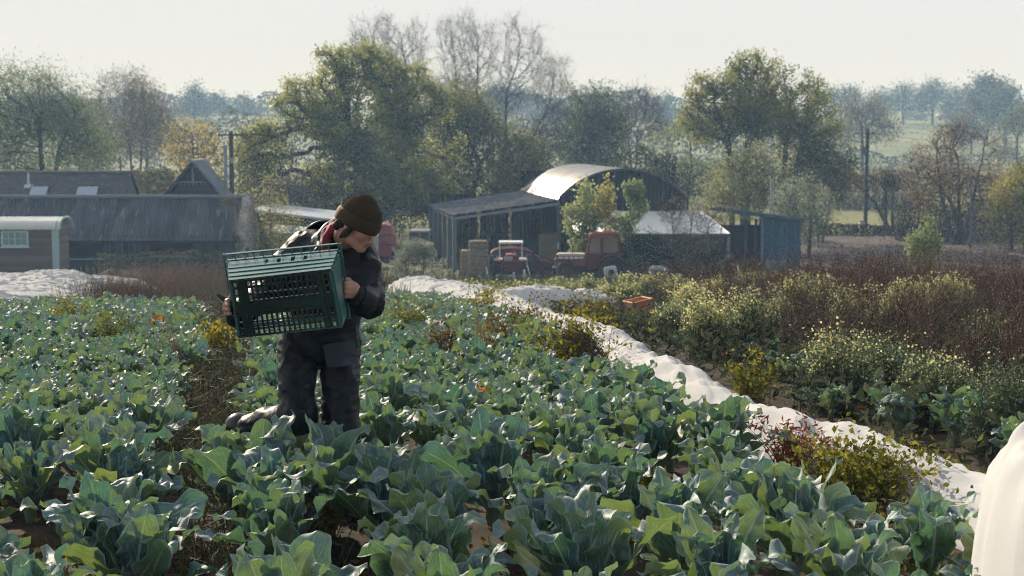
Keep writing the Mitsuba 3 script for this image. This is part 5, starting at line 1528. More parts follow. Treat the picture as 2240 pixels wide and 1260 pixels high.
# green-grey undergrowth of the right bed
b = scatter(wr, 16000, lambda x, y: right_of(x, y, .5), (.6, 18, 6.5, 42))
m = M()
hh = wr.uniform(.02, .34, len(b))
c = b + np.stack([0 * hh, 0 * hh, hh], 1)
k = np.clip(meshkit.fbm(b * .9, 3, 3) * 2 - .5, 0, 1)[:, None]
leaves(m, wr, c, .06 + .0025 * b[:, 1], np.array((.022, .03, .018)) * (1 - k) + np.array((.075, .09, .055)) * k, 0, .5)
put('right_bed_undergrowth', m, 'vc_leaf', label='low green undergrowth between the weeds of the right bed', kind='stuff', amt=0)

# bolted brassicas in pale yellow flower: one thing per clump (photo place, height, width, look)
FL = 'pale yellow flowering clumps in the right bed'
clumps = [(1545, 790, .55, .26, 'bright pale-flowered clump beside the fleece bend', 1.3), (1630, 775, .62, .36, 'tall grey-green flowering clump right of the bright one', .6), (1505, 720, .6, .36, 'dense pale-flowered clump behind the bright one', 1.2), (1565, 690, .6, .42, 'pale yellow flower mass left of the brown stand', 1.2),
          (1475, 748, .45, .30, 'grey-green clump right of the orange crate', .45), (1318, 690, .5, .5, 'grey-green flowering growth left of the orange crate', .5), (1285, 660, .6, .7, 'grey-green clump near the fleece loop', .35), (1420, 665, .7, .6, 'flowering clump behind the orange crate', .6),
          (1820, 900, .5, .34, 'green feathery clump of small pale flowers nearest the fleece', .7), (1925, 890, .46, .28, 'green feathery clump with hardly any flowers', .15), (2045, 940, .44, .3, 'low green clump with a few yellow flowers', .5), (1855, 760, .62, .4, 'half-brown flowering clump in the brown stand', .6),
          (1975, 745, .68, .42, 'bright pale-flowered clump inside the brown stand', 1.3), (2070, 715, .7, .55, 'widest pale-flowered clump in the brown stand', 1.3), (1800, 700, .7, .5, 'grey-flowered clump at the back of the brown stand', .8), (1640, 655, .7, .7, 'pale flowering clump at the back left of the brown stand', .9),
          (2215, 1000, .5, .26, 'feathery green clump at the right edge', .1), (2170, 830, .55, .3, 'thin green clump in the brown stand at right', .15), (1740, 720, .7, .35, 'small flowering clump behind the dark stems', .7),
          (1700, 745, 0.5, 0.3, 'pale feathery clump low in the brown stand, left of the bright inner clump', 0.4), (1370, 640, 0.6, 0.5, 'pale clump at the far left end of the brown stand', 0.7), (1480, 660, 0.65, 0.55, 'grey-green clump behind the orange crate and the flowering one', 0.6), (1220, 640, 0.5, 0.6, 'low green clump beside the looped fleece', 0.3)]
for k, (px, py, h, w, lab, fl) in enumerate(clumps):
    rng = np.random.default_rng(300 + k)
    g = near_px(px, py)
    h, w = h * (.95 if g[1] < 14 else 1.0), w * .75
    key = thing('flowering_brassica', lab, 'flowering plant', FL)
    n = 190
    q = rng.normal(0, w * .38, (n, 2))
    base = np.stack([g[0] + q[:, 0], g[1] + q[:, 1] * .9, 0 * q[:, 0]], 1)
    base[:, 2] = G(base[:, 0], base[:, 1])
    m = M()
    H = h * rng.uniform(.6, 1.15, n) * (1 - .4 * np.clip((q ** 2).sum(1) / (w * w), 0, 1))
    tp = stems(rng, m, base, H, .22, .0036, np.array((.10, .13, .06)) * rng.uniform(.7, 1.3, (n, 1)), 4, 2, .3, .5)
    put('stems', m, 'vc', key, amt=0)
    m = M()
    c = np.repeat(tp, 3, 0) + rng.normal(0, .03, (len(tp) * 3, 3))
    c[:, 2] -= rng.uniform(0, .3, len(c)) * h
    leaves(m, rng, c, .018 + .0007 * g[1], np.array((.13, .175, .115)) * rng.uniform(.6, 1.5, (len(c), 1)), 0, .35)
    put('leaves', m, 'vc_leaf', key, amt=0)
    top = tp[tp[:, 2] > np.percentile(tp[:, 2], 45)]
    nf = int(len(top) * min(fl, 1.3) * 1.25)
    c = top[rng.integers(0, len(top), nf)] + rng.normal(0, .022, (nf, 3)) if nf else top[:1]
    m = M()
    leaves(m, rng, c, .009 + .0008 * g[1], np.array((.72, .69, .33)) * rng.uniform(.75, 1.15, (len(c), 1)), 0, .9)
    put('flowers', m, 'vc_leaf', key, amt=0, kind='stuff', label='pale yellow flowers of the clump')

# yellow flowering strip along the far end of the beds
b = scatter(wr, 1100, lambda x, y: -3 < x < 6 and (x > fx(min(y, 43)) + 1.2 or y > 43.5), (-3, 6, 36, 52))
m = M()
tp = stems(wr, m, b, wr.uniform(.12, .42, len(b)), .25, .006, (.11, .13, .06), 3, 1, .3)
put('charlock_stems', m, 'vc', label='stems of the yellow flowering strip before the tractors', kind='stuff', amt=.2)
m = M()
c = np.repeat(tp, 3, 0) + wr.normal(0, .06, (len(tp) * 3, 3))
leaves(m, wr, c, .075, np.where(wr.random((len(c), 1)) < .3, [[.55, .53, .22]], [[.12, .15, .07]]), 0, .8)
put('charlock_flowers', m, 'vc_leaf', label='yellow flowering strip before the tractors', kind='stuff', amt=0)

# rough dry grass: yard, field edge, trodden path
b = scatter(wr, 9000, lambda x, y: (y > 46 or (y > 34 and x < fx(min(y, 43)) - 1)) and not (x > 12.5 and y > 62), (-26, 26, 34, 82))
m = M()
o = np.ones(len(b))
e = b + np.stack([wr.normal(0, .12, len(b)), wr.normal(0, .1, len(b)), wr.uniform(.18, .6, len(b))], 1)
k = np.clip(meshkit.fbm(b * .25, 3, 8) * 2.4 - .7, 0, 1)[:, None]
sticks(m, b, e, .022 * o, .006 * o, 3, np.array((.07, .08, .03)) * (1 - k) + np.array((.24, .19, .11)) * k)
put('yard_grass', m, 'vc', label='rough yard grass before the buildings', kind='stuff', amt=.2)
b = scatter(wr, 7500, lambda x, y: abs(x - float(path_x(y))) < .30 + .014 * y + .08 * wr.normal() and not (-1.6 < x < -.5 and 6.0 < y < 6.5), (-9, .2, 3.6, 34))
m = M()
o = np.ones(len(b))
mid = b + np.stack([wr.normal(0, .05, len(b)), wr.normal(0, .05, len(b)), wr.uniform(.03, .20, len(b))], 1)
e = mid + np.stack([wr.normal(0, .09, len(b)), wr.normal(0, .09, len(b)), wr.uniform(-.04, .12, len(b))], 1)
col = np.where(wr.random((len(b), 1)) < .58, [[.17, .125, .075]], [[.085, .11, .035]]) * wr.uniform(.5, 1.4, (len(b), 1))
r = (.0016 + .0002 * b[:, 1])
sticks(m, b, mid, r * o, r * .8, 3, col)
sticks(m, mid, e, r * .8, r * .3, 3, col)
put('path_grass', m, 'vc', label='dead trampled grass along the path between the beds', kind='stuff', amt=0)
# litter of dead leaves and small weeds on the soil among the crop
b = scatter(wr, 5200, lambda x, y: x < fx(max(y, 5.3)) + .4, (-5, 2.6, 3.4, 14))
m = M()
c = b + np.stack([0 * b[:, 0], 0 * b[:, 0], wr.uniform(.0, .09, len(b))], 1)
pick = wr.random((len(b), 1))
col = np.where(pick < .35, [[.15, .10, .055]], np.where(pick < .6, [[.22, .19, .03]], [[.06, .085, .025]])) * wr.uniform(.5, 1.4, (len(b), 1))
leaves(m, wr, c, .035, col, .3, .7)
put('leaf_litter', m, 'vc_leaf', label='dead leaves and seedlings on the soil under the crop', kind='stuff', amt=0)

# brown grass tufts at the far end of the left bed
for k, (px, py, h, w, lab) in enumerate([(285, 690, .55, .5, 'brown grass tuft before the fleece end, nearest of three'), (350, 655, .65, .8, 'brown grass tuft beside the small fleece end'), (410, 640, .7, 1.0, 'widest brown grass tuft, left of the crate')]):
    g = near_px(px, py)
    rng = np.random.default_rng(400 + k)
    n = 1500
    h, w = h * 1.25, w * 1.5
    q = rng.normal(0, w * .5, (n, 2)) * [1.3, 1.0]
    base = np.stack([g[0] + q[:, 0], g[1] + q[:, 1], 0 * q[:, 0]], 1)
    base[:, 2] = G(base[:, 0], base[:, 1])
    m = M()
    stems(rng, m, base, h * rng.uniform(.5, 1.2, n), .2, .006, np.array((.23, .16, .115)) * rng.uniform(.6, 1.4, (n, 1)), 3, 1, .25)
    put('grass_tuft', m, 'vc', label=lab, cat='grass tuft', group='brown grass tufts at the end of the left bed', amt=0)

# bent dry seed stems that stand over the crop
for k, (bx, by, tx, ty, n, col, lab) in enumerate([(1150, 700, 1085, 640, 16, (.06, .042, .03), 'dark dry weed spray bent left in front of the white fleece'), (1360, 860, 1225, 728, 20, (.06, .04, .03), 'long dark dry weed spray arching left over the crop'), (400, 850, 370, 740, 14, (.24, .19, .12), 'pale dry grass plume in the left bed'),
                                                   (468, 765, 425, 660, 10, (.14, .11, .07), 'thin dry stem leaning left beside the crate')]):
    rng = np.random.default_rng(420 + k)
    g = near_px(bx, by)
    tip = P(tx, ty, g[1])
    m = M()
    ends = []
    for j in range(n):
        b0 = g + [rng.normal(0, .04), rng.normal(0, .05), 0]
        e = tip + rng.normal(0, 1, 3) * np.linalg.norm(tip - g) * .14
        up = np.array([0, 0, np.linalg.norm(tip - g) * .35])
        t = np.linspace(0, 1, 9)[:, None]
        q = b0 * (1 - t) ** 2 + 2 * t * (1 - t) * ((b0 + e) / 2 + up) + e * t * t
        m.tube(q, np.linspace(.0028, .0011, 9) * (1 + .04 * g[1]), 3, col, cap=False)
        ends.append(q[4:])
        for f in range(4, 9):
            d = rng.normal(0, .05, 3)
            m.tube([q[f], q[f] + d], [.0014, .0006], 3, col, cap=False)
            ends.append(np.array([q[f] + d]))
    ends = np.vstack(ends)
    c = np.repeat(ends, 3, 0)
    c = c + rng.normal(0, .012, c.shape)
    leaves(m, rng, c, .017, np.array(col) * 1.4, 0, .6)
    put('dry_weed_spray', m, 'vc', label=lab, cat='dry weed', amt=.2)


def leafy_weed(name, label, cat, px, py, h, w, n, size, cols, seed, stemc=(.10, .08, .04), hb=0.0, group=None, asp=.6):
    rng = np.random.default_rng(seed)
    g = near_px(px, py)
    h = h * (1.35 if g[1] > 7.5 else .8)
    key = thing(name, label, cat, group)
    ns = max(10, n // 14)
    q = rng.normal(0, w * .42, (ns, 2))
    base = np.stack([g[0] + q[:, 0] * .5, g[1] + q[:, 1] * .5, 0 * q[:, 0]], 1)
    base[:, 2] = G(base[:, 0], base[:, 1]) + hb
    m = M()
    tp = stems(rng, m, base, h * rng.uniform(.5, 1.1, ns), .45 * w / h, .003 * (1 + .05 * g[1]), stemc, 4, 2, .4, .6)
    put('stems', m, 'vc', key, amt=.2)
    n = int(n * 1.5)
    c = tp[rng.integers(0, len(tp), n)] + rng.normal(0, .03 * (w / .3), (n, 3))
    m = M()
    k = np.clip(meshkit.fbm(c * 6, 2, seed) * 2 - .5 + rng.normal(0, .2, n), 0, 1)[:, None]
    leaves(m, rng, c, size, np.array(cols[0]) * (1 - k) + np.array(cols[1]) * k, .2, asp)
    put('leaves', m, 'vc_leaf', key, amt=0)


YG = ((.10, .115, .02), (.34, .30, .035))
leafy_weed('leafy_weed', 'bushy dark-and-yellow leafy weed at lower right near the bulging fleece', 'weed', 1890, 1120, .34, .42, 1700, .030, ((.06, .075, .018), (.28, .27, .04)), 430)
leafy_weed('leafy_weed', 'yellowing weed patch under the dark arching spray', 'weed', 1260, 850, .36, .45, 900, .04, YG, 431)
leafy_weed('leafy_weed', 'small yellow-green weed beside the bright flowered clump', 'weed', 1640, 930, .32, .2, 300, .034, YG, 432)
leafy_weed('leafy_weed', 'yellow weed clump at the top of the main bed before the fleece', 'weed', 1060, 720, .42, .5, 600, .055, YG, 433)
leafy_weed('leafy_weed', 'yellowed leaves low at the bottom centre of the crop', 'weed', 700, 1205, .22, .14, 160, .04, ((.22, .16, .03), (.42, .33, .04)), 434)
leafy_weed('leafy_weed', 'pale yellow leaf cluster right of the bottom-centre yellowed leaves', 'weed', 845, 1195, .22, .12, 130, .036, ((.24, .20, .05), (.42, .34, .06)), 435)
leafy_weed('leafy_weed', 'yellow-green weed in the left bed below the fleece', 'weed', 145, 745, .34, .3, 400, .05, YG, 436)
leafy_weed('leafy_weed', 'olive weed with bright leaves beside the path left of the worker', 'weed', 480, 800, .28, .25, 350, .04, YG, 437)
leafy_weed('leafy_weed', 'small yellow weed on bare soil between two plants right of centre', 'weed', 1400, 1115, .18, .12, 140, .03, YG, 438)
leafy_weed('red_weed', 'rust-red dried weed with curled leaves standing against the fleece', 'weed', 1728, 1062, .36, .22, 480, .034, ((.13, .045, .028), (.28, .10, .055)), 440, (.14, .05, .03), asp=.3)
leafy_weed('red_weed', 'small rust-red dry weed low by the taller red one', 'weed', 1815, 1075, .26, .12, 140, .034, ((.18, .06, .025), (.34, .13, .05)), 441, (.14, .05, .03), asp=.35)
leafy_weed('dead_weed', 'brown matted dead weed at the bottom left of the path', 'dead weed', 335, 1240, .16, .26, 1500, .02, ((.10, .06, .035), (.24, .15, .09)), 442, (.14, .09, .05), asp=.25)
leafy_weed('dead_weed', 'dry brown seed head standing in the crop right of the worker', 'dead weed', 965, 850, .34, .14, 360, .028, ((.09, .055, .03), (.2, .12, .06)), 443, (.12, .08, .05))
leafy_weed('dead_weed', 'brown seed head among the leaves at the bottom, left of centre', 'dead weed', 575, 1165, .34, .08, 260, .024, ((.14, .09, .05), (.26, .18, .1)), 444, (.14, .1, .06))
leafy_weed('dead_weed', 'tan dry grass clump above the orange leaf', 'dead weed', 1060, 850, .38, .14, 300, .03, ((.18, .14, .05), (.3, .22, .09)), 445, (.2, .15, .07), asp=.2)
leafy_weed('dead_weed', 'grey-brown dry weed at the bottom right below the leafy bush', 'dead weed', 1985, 1235, .22, .2, 600, .024, ((.12, .10, .06), (.26, .2, .12)), 446, (.16, .12, .07), asp=.3)
leafy_weed('dead_weed', 'dark dry weed in the crop above the orange leaf', 'dead weed', 1085, 800, .36, .2, 300, .035, ((.07, .05, .03), (.2, .16, .04)), 447, (.08, .06, .04))
leafy_weed('leafy_weed', 'olive and brown weed tangle below the white fleece, right of the yellow clump', 'weed', 1300, 760, .42, .5, 700, .04, ((.09, .075, .035), (.24, .22, .05)), 448)
leafy_weed('leafy_weed', 'yellowish weed among the crop just right of the worker', 'weed', 900, 770, .34, .35, 420, .045, ((.10, .11, .03), (.26, .25, .05)), 449)
leafy_weed('leafy_weed', 'brown-stemmed weed with yellow leaves in the middle of the main bed', 'weed', 1150, 780, .38, .32, 420, .04, ((.09, .07, .035), (.28, .24, .04)), 450)
leafy_weed('leafy_weed', 'green weed with small leaves in the middle of the left bed', 'weed', 250, 800, .32, .3, 420, .035, ((.07, .09, .025), (.22, .24, .05)), 451)
# single fallen orange leaves
for k, (px, py, s, h, lab) in enumerate([(1042, 852, .10, .34, 'big curled orange-brown dead leaf lying on the crop'), (1583, 775, .10, .12, 'orange dead leaf at the foot of the bright flowered clump'), (1885, 893, .08, .06, 'orange dead leaf beside the fleece at right'), (345, 700, .13, .42, 'small orange leaf in the left bed')]):
    g = atg(px, py, h)
    v, f, uv = leaf(np.random.default_rng(450 + k), s * 1.25, s * .9, .5, 1.6, .5, 12, 9, 0, .4 + k, (0, 0, 0))
    put('fallen_leaf', (v - v.mean(0) + g, f, np.tile([(.42, .17, .05)], (len(v), 1))), 'vc_leaf', smooth=True, label=lab, cat='leaf', amt=.5, freq=20)
# ---------------------------------------------------------------- broccoli plants of the weedy bed, orange crate, sapling
brng = np.random.default_rng(90)
for k, (px, py, s) in enumerate([(1640, 800, .7), (1700, 835, .8), (1740, 860, .85), (1790, 800, .8), (1815, 920, .8), (1880, 900, .8), (1935, 935, .85), (1990, 870, .75), (2090, 980, .9), (2160, 990, .9), (2220, 960, .9), (2110, 925, .8), (1690, 790, .7), (1480, 770, .65), (1560, 755, .6), (1950, 830, .8), (1985, 945, .8), (2235, 1040, .9)]):
    g = near_px(px, py)
    if g[0] < fx(g[1]) + .55:
        g = np.array([fx(g[1]) + .62, g[1], 0])
    key = num('broccoli_plant')
    scene[key] = {'type': 'instance', 'to_world': place(g[0], g[1], brng.uniform(0, 360), s * .8, brng.normal(0, 9, 2)), 'g': {'type': 'ref', 'id': f'crop_proto_{k % NPROTO}'}}
    tag(key, 'straggling blue-green brassica under the weeds beyond the long fleece band', 'brassica plant', 'brassicas beyond the fleece band')
for k, (px, py, r, h, lab) in enumerate([(1965, 885, .075, .20, 'knobbly grey-green broccoli head, upper of two at right'), (1962, 910, .085, .13, 'knobbly grey-green broccoli head, lower of two at right'), (1740, 785, .05, .26, 'small broccoli shoot on a tall stalk')]):
    g = atg(px, py, h)
    key = thing('broccoli', lab, 'broccoli')
    rng = np.random.default_rng(95 + k)
    m = M()
    for j in range(42):
        d = rand_dirs(rng, 1)[0]
        d[2] = abs(d[2]) * .7
        m.mesh(trimesh.creation.icosphere(1, r * rng.uniform(.24, .34)), np.array((.11, .16, .125)) * rng.uniform(.75, 1.25), None, g + d * r * [1, 1, .7])
    put('florets', m, 'vc', key, smooth=True, kind='stuff', amt=.5, freq=60)
    put('stalk', M().tube([(g[0], g[1], gz(g[0], g[1]) - .05), g], [.025, .03], 8, (.13, .17, .10)), 'vc', key)

# orange picking crate
g = near_px(1395, 712)
key = thing('orange_crate', 'orange plastic crate standing in the flowering weeds', 'crate')
Rz = rot((0, 0, 1), math.radians(28)) @ rot((0, 1, 0), math.radians(-9))
w, dpt, h = .32, .27, .38
base = g + [.05, 0, .02]
m = M()
OR = (.50, .25, .13)
for s in (-1, 1):
    m.box(base + Rz @ [s * w / 2, 0, h / 2], (.012, dpt, h), OR, Rz)
    for z, hh2 in ((h * .36, h * .72), (h * .965, h * .07)):
        m.box(base + Rz @ [0, s * dpt / 2, z], (w, .012, hh2), OR, Rz)
    for x in (-.29, .29):
        m.box(base + Rz @ [x * w, s * dpt / 2, h * .83], (w * .42, .012, h * .22), OR, Rz)
m.box(base + Rz @ [0, 0, .01], (w, dpt, .012), OR, Rz)
put('body', m, 'vc_gloss', key, amt=.15)
m = M()
for s in (-1, 1):
    m.box(base + Rz @ [s * (w / 2 + .008), 0, h], (.03, dpt + .05, .028), (.58, .2, .08), Rz, bev=.005)
    m.box(base + Rz @ [0, s * (dpt / 2 + .008), h], (w + .02, .03, .028), (.58, .2, .08), Rz, bev=.005)
put('rim', m, 'vc_gloss', key)
# ---------------------------------------------------------------- the worker and the crate
TETS = np.array([[0, 5, 1, 6], [0, 1, 2, 6], [0, 2, 3, 6], [0, 3, 7, 6], [0, 7, 4, 6], [0, 4, 5, 6]])
CORN = np.array([[0, 0, 0], [1, 0, 0], [1, 1, 0], [0, 1, 0], [0, 0, 1], [1, 0, 1], [1, 1, 1], [0, 1, 1]])


def marching(f, o, h):
    """Surface of a sampled distance field (negative inside) by marching tetrahedra."""
    nx, ny, nz = f.shape
    lo, hi = np.full((nx - 1, ny - 1, nz - 1), 9.), np.full((nx - 1, ny - 1, nz - 1), -9.)
    for a, b, c in CORN:
        s = f[a:nx - 1 + a, b:ny - 1 + b, c:nz - 1 + c]
        lo, hi = np.minimum(lo, s), np.maximum(hi, s)
    cell = np.argwhere((lo < 0) & (hi >= 0))
    ids = [np.ravel_multi_index((cell + c).T, f.shape) for c in CORN]
    ff = f.ravel()
    E, D = [], []
    for t in TETS:
        q = np.stack([ids[k] for k in t], 1)
        ins = ff[q] < 0
        n = ins.sum(1)
        order = np.argsort(~ins, axis=1, kind='stable')
        q = np.take_along_axis(q, order, 1)
        for cnt, tris in ((1, [[(0, 1), (0, 2), (0, 3)]]), (3, [[(3, 0), (3, 1), (3, 2)]]), (2, [[(0, 2), (0, 3), (1, 3)], [(0, 2), (1, 3), (1, 2)]])):
            s = q[n == cnt]
            for tri in tris:
                E.append(np.stack([np.sort(s[:, list(e)], 1) for e in tri], 1))
                D.append(np.stack([s[:, 0], s[:, 3]], 1))
    E, D = np.vstack(E), np.vstack(D)
    key = E[..., 0].astype(np.int64) * f.size + E[..., 1]
    un, inv = np.unique(key.ravel(), return_inverse=True)
    a, b = un // f.size, un % f.size
    pa, pb = (np.stack(np.unravel_index(k, f.shape), 1).astype(float) for k in (a, b))
    w = (ff[a] / (ff[a] - ff[b]))[:, None]
    v = o + h * (pa + (pb - pa) * w)
    t = inv.reshape(-1, 3)
    g = np.stack(np.unravel_index(D[:, 1], f.shape), 1) - np.stack(np.unravel_index(D[:, 0], f.shape), 1)
    nn = np.cross(v[t[:, 1]] - v[t[:, 0]], v[t[:, 2]] - v[t[:, 0]])
    flip = (nn * g).sum(1) < 0
    t[flip] = t[flip][:, ::-1]
    ok = (t[:, 0] != t[:, 1]) & (t[:, 1] != t[:, 2]) & (t[:, 0] != t[:, 2])
    return v, t[ok]


def relax(v, f, n=4):
    """A few Taubin passes."""
    from scipy.sparse import coo_matrix
    e = np.vstack([f[:, [0, 1]], f[:, [1, 2]], f[:, [2, 0]]])
    e = np.vstack([e, e[:, ::-1]])
    A = coo_matrix((np.ones(len(e)), (e[:, 0], e[:, 1])), shape=(len(v), len(v))).tocsr()
    A.data[:] = 1
    d = np.maximum(np.asarray(A.sum(1)).ravel(), 1)[:, None]
    for k in range(n):
        for w in (.5, -.52):
            v = v + w * (A @ v / d - v)
    return v


class Field:
    """A distance field on a grid, put together from tapered capsules and ellipsoids that melt into each other."""

    def __init__(s, pts, pad, h):
        pts = np.asarray(pts)
        s.o, s.h = pts.min(0) - pad, h
        s.n = np.ceil((pts.max(0) + pad - s.o) / h).astype(int) + 1
        s.f = np.full(s.n, .5)

    def sub(s, lo, hi):
        a = np.clip(np.floor((lo - s.o) / s.h).astype(int), 0, s.n)
        b = np.clip(np.ceil((hi - s.o) / s.h).astype(int) + 1, 0, s.n)
        sl = tuple(slice(i, j) for i, j in zip(a, b))
        g = np.stack(np.meshgrid(*[s.o[k] + s.h * np.arange(a[k], b[k]) for k in range(3)], indexing='ij'), -1)
        return sl, g

    def join(s, sl, d, k):
        e = s.f[sl]
        hh = np.clip(.5 + .5 * (e - d) / k, 0, 1)
        s.f[sl] = e + (d - e) * hh - k * hh * (1 - hh)

    def cap(s, a, b, ra, rb, k=.03, sq=None):
        a, b = np.asarray(a, float), np.asarray(b, float)
        m = max(ra, rb) * (1.6 if sq is not None else 1) + k + .06
        sl, g = s.sub(np.minimum(a, b) - m, np.maximum(a, b) + m)
        ab = b - a
        t = np.clip(((g - a) @ ab) / max(ab @ ab, 1e-9), 0, 1)
        q = g - a - t[..., None] * ab
        if sq is not None:                     # flattened section: thinner along the given direction
            n, f = sq
            q = q + (q @ n)[..., None] * n * (1 / f - 1)
        s.join(sl, np.linalg.norm(q, axis=-1) - (ra + (rb - ra) * t), k)
        return s

    def ell(s, c, r, R=np.eye(3), k=.02, cut=False):
        c, r = np.asarray(c, float), np.asarray(r, float)
        m = r.max() + k + .05
        sl, g = s.sub(c - m, c + m)
        q = (g - c) @ R
        l = np.linalg.norm(q / r, axis=-1)
        d = (l - 1) * l / np.maximum(np.linalg.norm(q / r ** 2, axis=-1), 1e-6)
        if cut:
            e = s.f[sl]
            hh = np.clip(.5 - .5 * (e + d) / k, 0, 1)
            s.f[sl] = e + (-d - e) * hh + k * hh * (1 - hh)
        else:
            s.join(sl, d, k)
        return s

    def hell(s, c, r, R, k=.02, cut=False):
        return s.ell(c, np.asarray(r) * HS, R, k * HS, cut)

    def hcap(s, a, b, ra, rb, k):
        return s.cap(a, b, ra * HS, rb * HS, k * HS)

    def chain(s, pts, rs, k=.03, sq=None):
        for i in range(len(pts) - 1):
            s.cap(pts[i], pts[i + 1], rs[i], rs[i + 1], k, sq)
        return s

    def crease(s, amp, fr, seed, stretch=(1, 1, 1)):
        near = np.argwhere(np.abs(s.f) < .035)
        p = s.o + s.h * near
        n = meshkit.fbm(p * fr * np.asarray(stretch), 3, seed)
        r = np.abs(meshkit.fbm(p * fr * 1.7 * np.asarray(stretch) + 5, 2, seed + 1) - .5) * 2
        s.f[tuple(near.T)] += amp * ((n - .5) * 1.6 + (r - .35) * 1.1)
        return s

    def mesh(s, n=4):
        v, f = marching(s.f, s.o, s.h)
        return relax(v, f, n), f


# joints, from where the photograph shows them
J = {k: P(*v) for k, v in dict(pelvis=(702, 738, 6.48), hipR=(664, 752, 6.46), hipL=(738, 752, 6.48), kneeR=(652, 912, 6.30), ankR=(522, 948, 6.60), toeR=(478, 985, 6.70),
     kneeL=(747, 935, 6.34), ankL=(743, 1140, 6.46), toeL=(772, 1185, 6.26), belly=(712, 670, 6.46), chest=(726, 600, 6.42), neck=(752, 535, 6.36), head=(784, 493, 6.22),
     shR=(668, 556, 6.46), shL=(776, 566, 6.42), elR=(590, 640, 6.42), wrR=(520, 686, 6.15), elL=(806, 662, 6.24), wrL=(780, 647, 6.12)).items()}
J['ankL'][2] = G(J['ankL'][0], J['ankL'][1]) + .11
J['toeL'][2] = J['ankL'][2] - .07
hf = np.array([.78, -.43, -.53])
hf /= np.linalg.norm(hf)
hr = np.cross(hf, [0, 0, 1.0])
hr /= np.linalg.norm(hr)
hu = np.cross(hr, hf)
tilt = rot(hf, math.radians(-6))
hr, hu = tilt @ hr, tilt @ hu
HR = np.stack([hr, hf, hu], 1)
HS = .86
hd = lambda x, y, z: J['head'] + HR @ np.array([x, y, z]) * HS

W = thing('person', 'person in brown knitted hat and dark waterproofs bending over a green crate', 'person')
F1 = Field(list(J.values()) + [hd(0, .14, -.12), hd(0, 0, .16)], .16, .0062)
for a, b, ra, rb in (('pelvis', 'belly', .115, .115), ('belly', 'chest', .115, .13), ('chest', 'neck', .11, .06), ('hipR', 'kneeR', .075, .055), ('kneeR', 'ankR', .055, .04), ('hipL', 'kneeL', .075, .055), ('kneeL', 'ankL', .055, .04),
                     ('ankR', 'toeR', .04, .03), ('ankL', 'toeL', .04, .03), ('chest', 'shR', .09, .06), ('chest', 'shL', .09, .06), ('shR', 'elR', .05, .042), ('elR', 'wrR', .04, .027), ('shL', 'elL', .05, .042), ('elL', 'wrL', .04, .027)):
    F1.cap(J[a], J[b], ra, rb, .012 if a[:3] in ('hip', 'kne') else .04)
F1.cap(J['neck'], hd(0, -.035, -.05), .056, .05, .03)
F1.hell(hd(0, -.012, .03), (.068, .09, .088), HR, .02)
F1.hell(hd(0, .03, -.042), (.050, .056, .056), HR, .03)
F1.hell(hd(0, .072, -.082), (.021, .02, .015), HR, .025)
F1.hcap(hd(0, .082, .012), hd(0, .107, -.030), .008, .0105, .012)
F1.hcap(hd(-.011, .095, -.035), hd(.011, .095, -.035), .007, .007, .01)
for s in (-1, 1):
    F1.hell(hd(s * .04, .055, -.018), (.022, .026, .024), HR, .025)
    F1.hcap(hd(s * .012, .085, .026), hd(s * .048, .070, .024), .010, .008, .014)
    F1.hell(hd(s * .031, .092, .004), (.014, .012, .009), HR, .008, cut=True)
    F1.hell(hd(s * .031, .078, .004), (.012, .012, .012), HR, .004)
    F1.hell(hd(s * .07, -.01, -.012), (.010, .02, .03), HR, .008)
    F1.hcap(hd(s * .04, .02, -.068), hd(s * .012, .066, -.084), .016, .014, .02)
F1.hcap(hd(-.019, .088, -.050), hd(.019, .088, -.050), .006, .006, .006)
F1.hcap(hd(-.016, .086, -.0605), hd(.016, .086, -.0605), .007, .007, .006)
# hands: palms, and fingers closed on the crate's ends
hands = {}
for nm, wr, palm, rows, thumb in (
        ('L', 'wrL', (770, 634, 6.10), [[(771, 621, 6.085), (757, 620, 6.05), (748, 622, 6.075)], [(772, 630, 6.08), (757, 629.5, 6.045), (746, 631, 6.075)], [(772, 639, 6.085), (757, 638.5, 6.045), (747, 640, 6.075)], [(770, 647, 6.09), (757, 647, 6.055), (749, 648, 6.08)]], [(772, 624, 6.12), (762, 613, 6.12), (749, 612, 6.125)]),
        ('R', 'wrR', (508, 676, 6.15), [[(506, 661, 6.12), (497, 658, 6.085), (500, 657, 6.05)], [(503, 668, 6.12), (493, 667, 6.08), (500, 667, 6.045)], [(504, 677, 6.12), (493, 676, 6.08), (501, 677, 6.045)], [(507, 686, 6.13), (497, 685, 6.09), (504, 686, 6.05)]], [(510, 664, 6.16), (505, 652, 6.14), (512, 648, 6.12)])):
    p = P(*palm)
    F1.cap(J[wr], p, .027, .034, .02)
    for k, r in enumerate(rows):
        q = [P(*a) for a in r]
        F1.chain([p * .45 + q[0] * .55] + q, [.013, .0105, .0098, .0082], .005)
    q = [P(*a) for a in thumb]
    F1.chain([p] + q, [.016, .0125, .011, .009], .006)
v, f = F1.mesh(3)
sk = np.tile([(.40, .22, .16)], (len(v), 1))
lv = (v - J['head']) @ HR / HS
lip = (np.abs(lv[:, 2] + .0555) < .011) & (np.abs(lv[:, 0]) < .024) & (lv[:, 1] > .075)
sk[lip] = (.36, .15, .13)
rosy = np.exp(-((np.abs(lv[:, 0]) - .045) ** 2 + (lv[:, 2] + .025) ** 2) / .0006) * (lv[:, 1] > .03)
sk *= 1 - rosy[:, None] * np.array([.02, .22, .18])
brow = (np.abs(lv[:, 2] - .030) < .006) & (np.abs(np.abs(lv[:, 0]) - .032) < .02) & (lv[:, 1] > .06)
sk[brow] = (.06, .04, .03)
scene['skin'] = {'type': 'principled', 'base_color': VC, 'roughness': .5, 'specular': .4}
put('body', (v, f, sk), 'skin', W, smooth=True, amt=.08, freq=30)
